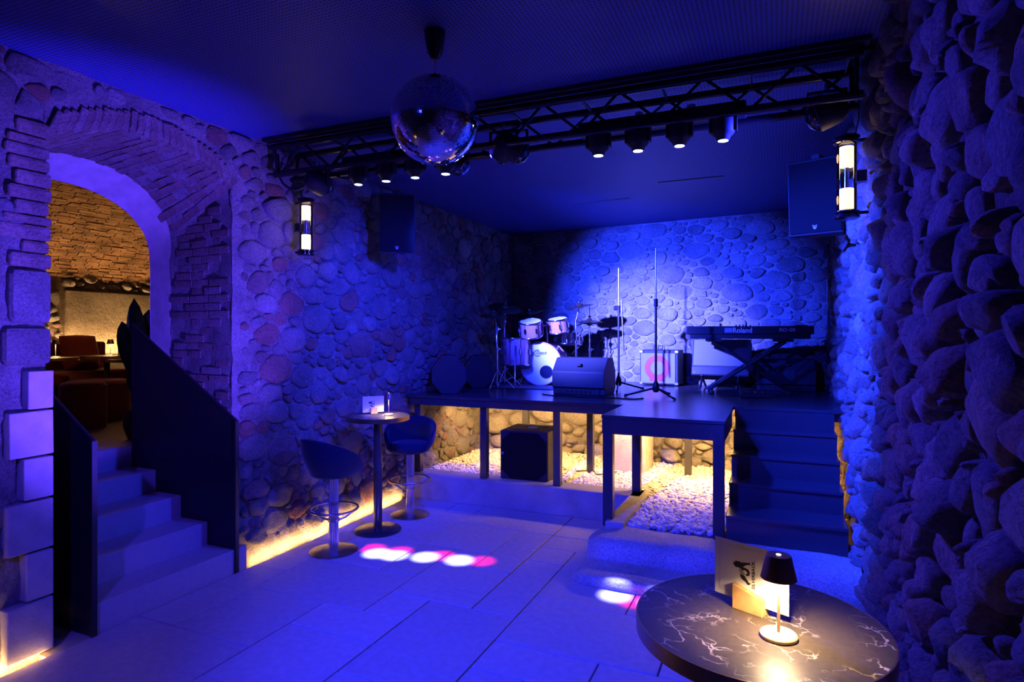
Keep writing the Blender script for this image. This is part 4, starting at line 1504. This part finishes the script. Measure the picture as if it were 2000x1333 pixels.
# ================================================================ SPEAKERS
def emblem(t, M, s):
    """little wolf head mark"""
    out = [(-.9, 1), (-.45, .45), (-.2, .6), (.2, .6), (.45, .45), (.9, 1), (.75, 0), (.6, -.6), (.25, -.95), (-.25, -.95), (-.6, -.6), (-.75, 0)]
    e = MB()
    n = len(out)
    inn = [(x * .72, y * .72 - .03) for x, y in out]
    for i in range(n):
        j = (i + 1) % n
        e.prism([(out[i][0] * s, out[i][1] * s), (out[j][0] * s, out[j][1] * s), (inn[j][0] * s, inn[j][1] * s), (inn[i][0] * s, inn[i][1] * s)], 0, .001, M)
    e.prism([(-.12 * s, -.7 * s), (.12 * s, -.7 * s), (.12 * s, .2 * s), (-.12 * s, .2 * s)], 0, .001, M)
    return e.build('logo', M_['white_print'], t)
FRONT = Matrix(((1, 0, 0, 0), (0, 0, -1, 0), (0, 1, 0, 0), (0, 0, 0, 1)))   # xy plane -> facing -Y
def wall_speaker(label, loc, rz, rx, w=.325, h=.54, d=.30):
    t = thing('wall_speaker', label, 'speaker', loc, rz, 'wall mounted loudspeakers')
    t.rotation_euler = (rx, 0, rz)
    MB().prism([(-w / 2, 0), (w / 2, 0), (w / 2 * .7, d), (-w / 2 * .7, d)], -h / 2, h / 2).build('cabinet', M_['speaker_black'], t, None, .01, 2)
    MB().box((0, -.006, 0), (w - .02, .012, h - .03)).build('grille', M_['grille'], t, None, .005, 2)
    emblem(t, Matrix.Translation((0, -.0135, -h / 2 + .055)) @ FRONT, .016)
    MB().box((0, d * .6, h / 2 + .02), (.05, .30, .03)).build('bracket', M_['black_metal'], t)
    MB().box((0, d * .6, h / 2 + .006), (.24, .04, .012)).build('bracket_plate', M_['black_metal'], t)
    return t
wall_speaker('black loudspeaker tilted on the rubble wall above the bar table', (-3.19, 4.70, 2.715), R(36), R(9))
wall_speaker('black loudspeaker on the cobble wall beside its tube lamp', (.245, 4.78, 2.67), R(-18), R(4), .36, .53)

sub = thing('subwoofer', 'black subwoofer on the kerb under the stage', 'speaker', (-2.29, 5.545, CURB_Z), R(3))
sw, sh_, sd = .50, .485, .5
MB().box((0, sd / 2 + .02, sh_ / 2), (sw, sd, sh_)).build('cabinet', M_['speaker_black'], sub, None, .012, 2)
oct_ = [(-sw / 2 + .015, .10), (-sw / 2 + .11, .015), (sw / 2 - .11, .015), (sw / 2 - .015, .10), (sw / 2 - .015, sh_ - .1), (sw / 2 - .11, sh_ - .015), (-sw / 2 + .11, sh_ - .015), (-sw / 2 + .015, sh_ - .1)]
MB().prism(oct_, 0, .014, Matrix.Translation((0, .022, 0)) @ FRONT).build('grille', M_['grille'], sub)
emblem(sub, Matrix.Translation((-sw / 2 + .03, .006, .26)) @ FRONT, .014)
MB().box((0, sd / 2, sh_ + .002), (.28, .3, .006)).build('top_plate', M_['speaker_black'], sub)
MB().box((.02, sd / 2, sh_ + .006), (.09, .03, .006)).build('badge', M_['white_print'], sub)

def wedge(label, loc, rz, w=.56, d=.40, h=.37, octo=False):
    """floor monitor: side outline extruded along X; its sloped side faces -Y up"""
    t = thing('stage_monitor', label, 'speaker', loc, rz, 'wedge stage monitors')
    prof = [(.03, 0), (d - .05, 0), (d, .06), (d, h * .62), (d - .10, h), (d * .34, h), (0, h * .62), (0, .075), (.03, .065)]
    if octo:
        prof = [(d * .28, 0), (d * .74, 0), (d, h * .30), (d, h * .62), (d * .70, h), (d * .32, h), (0, h * .62), (0, h * .30)]
    Mx = Matrix(((0, 0, 1, 0), (1, 0, 0, 0), (0, 1, 0, 0), (0, 0, 0, 1)))
    MB().prism(prof, -w / 2, w / 2, Mx).build('cabinet', M_['speaker_black'], t, None, .008, 2)
    if octo:
        MB().cyl((w / 2 + .002, 0, h * .62), (w / 2 + .002, d * .32, h), .004, None, 6).build('edge_trim', M_['brushed'], t)
        MB().box((0, d * .5, h + .002), (w * .7, .05, .008)).build('handle_slot', M_['rubber'], t)
        return t
    MB().box((0, .022, .034), (w * .8, .01, .055)).build('connector_panel', M_['black_metal'], t)
    for k in range(6):
        MB().cyl((-.12 + k * .05, .018, .035), (-.12 + k * .05, .008, .035), .009, None, 10).build('knob', M_['truss'], t, 40)
    MB().box((0, d * .17, h * .81), (.05, .10, .02), Matrix.Translation((0, 0, 0))).build('handle_slot', M_['rubber'], t)
    return t
wedge('black stage monitor at the front centre, before the bass drum', (-1.905, 6.10, ST), R(-2), .575, .42, .385)
wedge('black stage monitor at the front left corner, end towards us', (-3.43, 5.70, ST), R(-58), .36, .37, .41, True)
wedge('black stage monitor by the rubble wall left of the drums', (-3.44, 6.46, ST), R(-58), .28, .34, .38, True)
wedge('black stage monitor lying behind the keyboard stand', (.10, 7.42, ST), R(4), .60, .38, .36)

# ================================================================ AMPLIFIERS
amp = thing('bass_amp', 'square bass amplifier with a red ring behind its grille', 'amplifier', (-1.335, 7.60, ST), R(-4))
aw, ah, ad_ = .475, .43, .30
MB().box((0, ad_ / 2 + .012, ah / 2 + .01), (aw, ad_, ah)).build('cabinet', M_['speaker_black'], amp, None, .012, 2)
MB().box((-.01, .006, ah / 2), (aw - .05, .012, ah - .06)).build('grille', M_['silver_cloth'], amp, None, .004, 2)
ringm = MB()
nn = 48
vs_ = []
for rr in (.155, .085):
    for z in (0, .002):
        for i in range(nn):
            vs_.append((rr * math.cos(2 * PI * i / nn), rr * math.sin(2 * PI * i / nn), z))
fs = []
for i in range(nn):
    j = (i + 1) % nn
    fs += [(nn + i, nn + j, 3 * nn + j, 3 * nn + i), (i, j, nn + j, nn + i), (2 * nn + j, 2 * nn + i, 3 * nn + i, 3 * nn + j)]
ringm.add(vs_, fs, Matrix.Translation((-.015, 0, ah / 2 + .005)) @ FRONT)
ringm.build('red_cone_ring', M_['red_paint'], amp)
MB().box((-.015, -.003, .075), (.185, .004, .04)).build('red_name_plate', M_['red_paint'], amp)
for sx in (-1, 1):
    for sz in (.03, ah - .01):
        MB().box((sx * (aw / 2 - .02), .012, sz), (.045, .03, .035)).build('corner_guard', M_['brushed'], amp, None, .004, 1)
MB().tube([(-.04, .15, ah + .01), (-.035, .15, ah + .06), (.035, .15, ah + .06), (.04, .15, ah + .01)], .006, 8).build('handle', M_['rubber'], amp, 180)

ga = thing('guitar_amp', 'guitar amplifier with silver grille tilted back on a stand', 'amplifier', (-.60, 7.34, ST), R(-3))
Mt = Matrix.Translation((0, .0, .16)) @ Matrix.Rotation(R(-16), 4, 'X')
MB().box((0, .13, .22), (.64, .24, .44), Mt).build('cabinet', M_['speaker_black'], ga, None, .012, 2)
MB().box((0, .004, .27), (.60, .012, .31), Mt).build('grille', M_['silver_cloth'], ga)
MB().box((0, .004, .055), (.62, .012, .085), Mt).build('control_panel', M_['black_metal'], ga)
for x in (-.28, .28):
    MB().cyl((x, -.006, .03), (x, .0, .03), .01, None, 10, Mt).build('corner_screw', M_['chrome'], ga)
for x in (-.2, .2):
    MB().tube([(x, .30, .42), (x, .10, .16), (x, -.10, .012)], .014, 8).build('stand_leg', M_['black_metal'], ga, 60)
    MB().tube([(x, .0, .16), (x, .30, .012)], .014, 8).build('stand_leg', M_['black_metal'], ga, 60)

# ================================================================ KEYBOARD
kb = thing('stage_piano', 'black stage piano on a cross stand, its rear to us', 'keyboard', (-.27, 6.88, 1.655), R(9))
kw = 1.26
MB().prism([(0, .0), (.30, 0), (.30, .075), (.22, .095), (0, .118)], -kw / 2 + .04, kw / 2 - .03, Matrix(((0, 0, 1, 0), (1, 0, 0, 0), (0, 1, 0, 0), (0, 0, 0, 1)))).build('body', M_['speaker_black'], kb, None, .006, 2)
MB().prism([(-.012, .048), (.30, .048), (.30, .10), (.22, .112), (-.012, .135)], -kw / 2, kw / 2, Matrix(((0, 0, 1, 0), (1, 0, 0, 0), (0, 1, 0, 0), (0, 0, 0, 1)))).build('top_case', M_['speaker_black'], kb, None, .006, 2)
for k in range(5):
    MB().cyl((-.12 + k * .035, .05, .13), (-.12 + k * .035, .05, .150), .007, None, 10).build('knob', M_['rubber'], kb, 40)
MB().box((.52, .06, .13), (.12, .10, .03)).build('pitch_panel', M_['speaker_black'], kb, None, .01, 2)
for k in range(52):
    if k < 52:
        pass
keys = MB()
for k in range(52):
    keys.box((-kw / 2 + .09 + k * .0212, .25, .108), (.020, .11, .012))
o = keys.build('white_keys', M_['white_print'], kb)
o['kind'] = 'stuff'
text_mesh('Roland', .075, Matrix.Translation((-.16, -.0125, .066)) @ FRONT, M_['white_print'], 'lettering', kb, .19, .0012)
MB().box((-.205, -.0125, .091), (.075, .002, .05)).build('logo', M_['grey_ink'], kb)
text_mesh('RD-08', .05, Matrix.Translation((.30, -.0125, .078)) @ FRONT, M_['white_print'], 'model_lettering', kb, .15, .0004)

ks = thing('keyboard_stand', 'black cross stand holding up the stage piano', 'stand', (-.27, 6.95, ST), R(9))
hz = 1.655 - ST
for y in (-.02, .20):
    MB().cyl((-.42, y, .03), (.36, y, hz - .03), .017, None, 10).build('cross_leg', M_['black_metal'], ks, 60)
for y in (.02, .24):
    MB().cyl((.40, y, .03), (-.34, y, hz - .03), .017, None, 10).build('cross_leg', M_['black_metal'], ks, 60)
for x in (-.38, .38):
    MB().box((x, .1, .02), (.045, .50, .04)).build('foot_bar', M_['black_metal'], ks, None, .01, 2)
    MB().box((x * .92, .1, hz - .017), (.16, .34, .030)).build('support_arm', M_['rubber'], ks, None, .01, 2)
MB().cyl((-.0, -.05, hz * .48), (.0, .27, hz * .48), .04, None, 16).build('pivot', M_['black_metal'], ks, 40)
MB().box((.02, .1, hz * .72), (.025, .03, hz * .5)).build('brace', M_['black_metal'], ks)
pedal = thing('foot_pedal', 'flat black effects pedal in front of the keyboard stand', 'pedal', (-.19, 6.52, ST), R(8))
MB().prism([(0, 0), (.2, 0), (.2, .07), (0, .035)], -.14, .14, Matrix(((0, 0, 1, 0), (1, 0, 0, 0), (0, 1, 0, 0), (0, 0, 0, 1)))).build('case', M_['speaker_black'], pedal, None, .006, 2)
for x in (-.07, .0, .07):
    MB().cyl((x, .07, .04), (x, .07, .062), .012, None, 12).build('foot_switch', M_['chrome'], pedal, 40)
cable('thin cable trailing from the stage piano to the pedal', [(-.24, 6.90, 1.66), (-.30, 6.86, 1.4), (-.2, 6.85, 1.22), (-.3, 6.72, 1.085), (-.45, 6.6, 1.08), (-.27, 6.6, 1.09)], .004)
cable('cable lying coiled on the stage beside the centre monitor', [(-2.25, 5.98, ST + .006), (-2.12, 5.9, ST + .006), (-2.0, 5.96, ST + .006), (-1.8, 5.9, ST + .006), (-1.55, 5.95, ST + .006), (-1.3, 5.86, ST + .006), (-1.2, 6.0, ST + .006)], .006)

# ================================================================ MICROPHONE STANDS
def mic_stand(label, loc, h1, h2, rz, boom=None):
    t = thing('microphone_stand', label, 'microphone stand', loc, rz, 'microphone stands')
    MB().lathe([(.022, .05), (.034, .07), (.030, .13), (.016, .16)], 20).build('tripod_hub', M_['black_metal'], t, 60)
    for k in range(3):
        a = 2 * PI * k / 3 + .4
        MB().tube([(.02 * math.cos(a), .02 * math.sin(a), .09), (.30 * math.cos(a), .30 * math.sin(a), .014)], .010, 8).build('leg', M_['black_metal'], t, 60)
        MB().cyl((.28 * math.cos(a), .28 * math.sin(a), .018), (.315 * math.cos(a), .315 * math.sin(a), .012), .013, None, 8).build('rubber_foot', M_['rubber'], t, 60)
    MB().cyl((0, 0, .07), (0, 0, h1), .012, None, 12).build('lower_tube', M_['black_metal'], t, 60)
    MB().cyl((0, 0, h1), (0, 0, h2), .008, None, 12).build('upper_tube', M_['brushed'], t, 60)
    MB().cyl((0, 0, h1 - .05), (0, 0, h1 + .03), .020, None, 14).build('clutch', M_['black_metal'], t, 60)
    if boom:
        MB().box((-.03, 0, h1 + .0), (.05, .05, .05)).build('boom_joint', M_['black_metal'], t, None, .008, 1)
        MB().tube([boom[0], boom[1]], .009, 10).build('boom_arm', M_['brushed'], t, 60)
    return t
mic_stand('microphone stand with a folded boom right of the centre monitor', (-1.64, 6.80, ST), .93, 1.38, .3, ((.03, -.02, 1.02), (.055, -.02, .44)))
mic_stand('tall microphone stand in front of the bass amplifier', (-1.115, 6.20, ST), .96, 1.50, .9)

# ================================================================ DRUM KIT
def drum(name, label, loc, r, dep, axis, rz=0, shell='drum_pink', front='drum_head', lugs=8, legs=None):
    t = thing(name, label, 'drum', loc, rz)
    Mq = Vector(axis).normalized().to_track_quat('Z', 'Y').to_matrix().to_4x4()
    MB().lathe([(r, -dep / 2), (r, dep / 2)], 40, Mq).build('shell', M_[shell], t, 40)
    for s in (-1, 1):
        MB().ring(r + .006, .009, (0, 0, s * dep / 2), 40, 8, Mq).build('hoop', M_['chrome'] if name != 'bass_drum' else M_[shell], t, 180)
        MB().lathe([(r - .002, s * (dep / 2 + .003)), (0, s * (dep / 2 + .004))], 40, Mq).build('drum_head', M_[front], t)
    for k in range(lugs):
        a = 2 * PI * k / lugs + .2
        c_, s_ = math.cos(a), math.sin(a)
        lg = MB().box(((r + .010) * c_, (r + .010) * s_, 0), (.022, .022, min(.06, dep * .4)), Mq)
        lg.cyl(((r + .014) * c_, (r + .014) * s_, -dep / 2), ((r + .014) * c_, (r + .014) * s_, dep / 2), .003, None, 6, Mq)
        lg.build('lug', M_['chrome'], t, 40)
    return t, Mq
BR = .255
bd, Mq = drum('bass_drum', 'pink bass drum with a white front head', (-2.675, 7.17, ST + BR + .012), BR, .36, (.10, -1, .03), 0, 'drum_pink', 'drum_head', 10)
f0 = Vector((.10, -1, .03)).normalized()
fx = Vector((1, .1, 0)).normalized()
fz = fx.cross(-f0) * -1
fz = Vector((0, 0, 1)) - f0 * f0.z
fz.normalize()
Mh = Matrix((fx, fz, f0)).transposed().to_4x4()
def headM(x, y, off=.1865):
    return Matrix.Translation(f0 * off + fx * x + fz * y) @ Mh
MB().lathe([(.075, 0), (.068, .003), (0, .003)], 28, headM(.075, -.10)).build('port_hole', M_['velvet'], bd)
MB().ring(.076, .006, (0, 0, .002), 28, 6, headM(.075, -.10)).build('port_ring', M_['black_metal'], bd, 180)
text_mesh('Gretsch', .055, headM(-.055, .115), M_['ink'], 'lettering', bd, .135, .0008, .3)
for a0_, a1_, rr in ((.6, 5.4, .033), (1.0, 5.9, .045)):
    pts = [(rr * math.cos(a0_ + (a1_ - a0_) * i / 20) - .04, rr * math.sin(a0_ + (a1_ - a0_) * i / 20) + .13, .001) for i in range(21)]
    MB().tube(pts, .0022 if rr > .04 else .004, 5, False, headM(0, 0)).build('logo_swirl', M_['ink'], bd)
for s in (-1, 1):
    MB().tube([(s * .20, -.02, -.10), (s * .36, -.12, -BR - .005)], .008, 8).build('spur', M_['chrome'], bd, 60)
ft, _ = drum('floor_tom', 'pink floor tom standing left of the bass drum', (-2.935, 6.86, ST + .42), .165, .32, (0, .03, 1), 0, lugs=6)
for k in range(3):
    a = 2 * PI * k / 3 + .9
    MB().tube([(.185 * math.cos(a), .185 * math.sin(a), .08), (.19 * math.cos(a), .19 * math.sin(a), -.38), (.215 * math.cos(a), .215 * math.sin(a), -.415)], .007, 8).build('leg', M_['chrome'], ft, 60)
drum('rack_tom', 'pink rack tom mounted left above the bass drum', (-2.755, 6.92, 1.775), .130, .18, (.05, -.32, 1), 0, lugs=6)
drum('rack_tom', 'pink rack tom mounted right above the bass drum', (-2.49, 7.17, 1.815), .118, .165, (-.05, -.25, 1), 0, lugs=6)
tm = thing('tom_mount', 'chrome tom holder on top of the bass drum', 'drum hardware', (-2.63, 7.15, ST + 2 * BR + .02))
MB().cyl((0, 0, 0), (0, 0, .26), .012, None, 12).build('post', M_['chrome'], tm, 60)
MB().tube([(0, 0, .22), (-.04, -.08, .20)], .009, 8).build('arm', M_['chrome'], tm, 60)
MB().tube([(0, 0, .24), (.06, .0, .22)], .009, 8).build('arm', M_['chrome'], tm, 60)
sn, _ = drum('snare_drum', 'steel snare drum on its stand behind the bass drum', (-2.50, 7.60, 1.64), .165, .14, (0, .08, 1), 0, 'chrome', 'drum_head', 10)
for k in range(3):
    a = 2 * PI * k / 3
    MB().tube([(.15 * math.cos(a), .15 * math.sin(a), -.09), (.02, 0, -.22), (.22 * math.cos(a), .22 * math.sin(a), 1.08 - 1.64)], .008, 8).build('stand_leg', M_['chrome'], sn, 60)

def cymbal_stand(label, base, top, tilt, r, rz=0, hihat=False, drums_col='cymbal'):
    t = thing('cymbal_stand', label, 'cymbal', base, rz, 'cymbals on chrome stands')
    h = top[2] - base[2]
    dx, dy = top[0] - base[0], top[1] - base[1]
    for k in range(3):
        a = 2 * PI * k / 3 + .5
        lg = MB()
        lg.tube([(.0, .0, .22), (.20 * math.cos(a), .20 * math.sin(a), .01)], .007, 8)
        lg.tube([(.0, .0, .06), (.10 * math.cos(a), .10 * math.sin(a), .12)], .006, 8)
        lg.build('leg', M_['chrome'], t, 60)
    MB().cyl((0, 0, .05), (0, 0, h * .55), .013, None, 12).build('lower_tube', M_['chrome'], t, 60)
    MB().tube([(0, 0, h * .55), (0, 0, h * .82), (dx, dy, h + .03)], .009, 10).build('upper_tube', M_['chrome'], t, 60)
    for z in (.22, h * .55, h * .82):
        MB().cyl((0, 0, z - .02), (0, 0, z + .02), .021, None, 12).build('clamp', M_['chrome'], t, 60)
        MB().cyl((0, 0, z), (.045, .01, z), .008, None, 8).build('wing_bolt', M_['chrome'], t, 60)
    Mq = Matrix.Translation((dx, dy, h)) @ Vector(tilt).normalized().to_track_quat('Z', 'Y').to_matrix().to_4x4()
    MB().lathe([(r, 0), (r * .6, .014), (r * .22, .022), (r * .18, .036), (r * .06, .045), (0, .045), (0, .042), (r * .06, .042), (r * .17, .032), (r * .22, .019), (r * .6, .011), (r, -.002)], 40, Mq).build('cymbal', M_[drums_col], t, 50)
    if hihat:
        MB().lathe([(r, -.012), (r * .6, -.026), (r * .22, -.034), (r * .18, -.048), (0, -.052), (0, -.05), (r * .18, -.045), (r * .22, -.031), (r, -.010)], 40, Mq).build('lower_cymbal', M_[drums_col], t, 50)
        MB().cyl((dx, dy, h), (dx, dy, h + .22), .005, None, 8).build('rod', M_['chrome'], t, 60)
    MB().lathe([(.014, .045), (.016, .07), (.006, .08)], 12, Mq).build('wing_nut', M_['black_metal'], t, 60)
    return t
cymbal_stand('crash cymbal high on the left of the drums, tilted steeply', (-3.02, 6.72, ST), (-3.04, 6.78, 2.02), (.28, -.28, 1), .205)
cymbal_stand('second crash cymbal behind the steep one on the left', (-3.02, 7.42, ST), (-2.90, 7.28, 1.96), (-.25, -.20, 1), .20)
cymbal_stand('low left cymbal in front of the floor tom', (-2.955, 6.36, ST), (-3.05, 6.48, 1.915), (.12, -.15, 1), .17)
cymbal_stand('ride cymbal right of the rack toms', (-2.30, 7.30, ST), (-2.25, 7.30, 2.045), (-.16, -.12, 1), .185)
cymbal_stand('hi-hat pair at the right end of the drum kit', (-2.20, 7.56, ST), (-2.20, 7.56, 1.865), (0, -.04, 1), .165, 0, True)
mat_ = MB().box((0, 0, 0), (1.15, 1.35, .008)).build('drum_rug', M_['velvet'], None, None, 0, 1, (-2.62, 7.2, ST + .004))
tag(mat_, 'dark rug lying under the drum kit', 'rug')
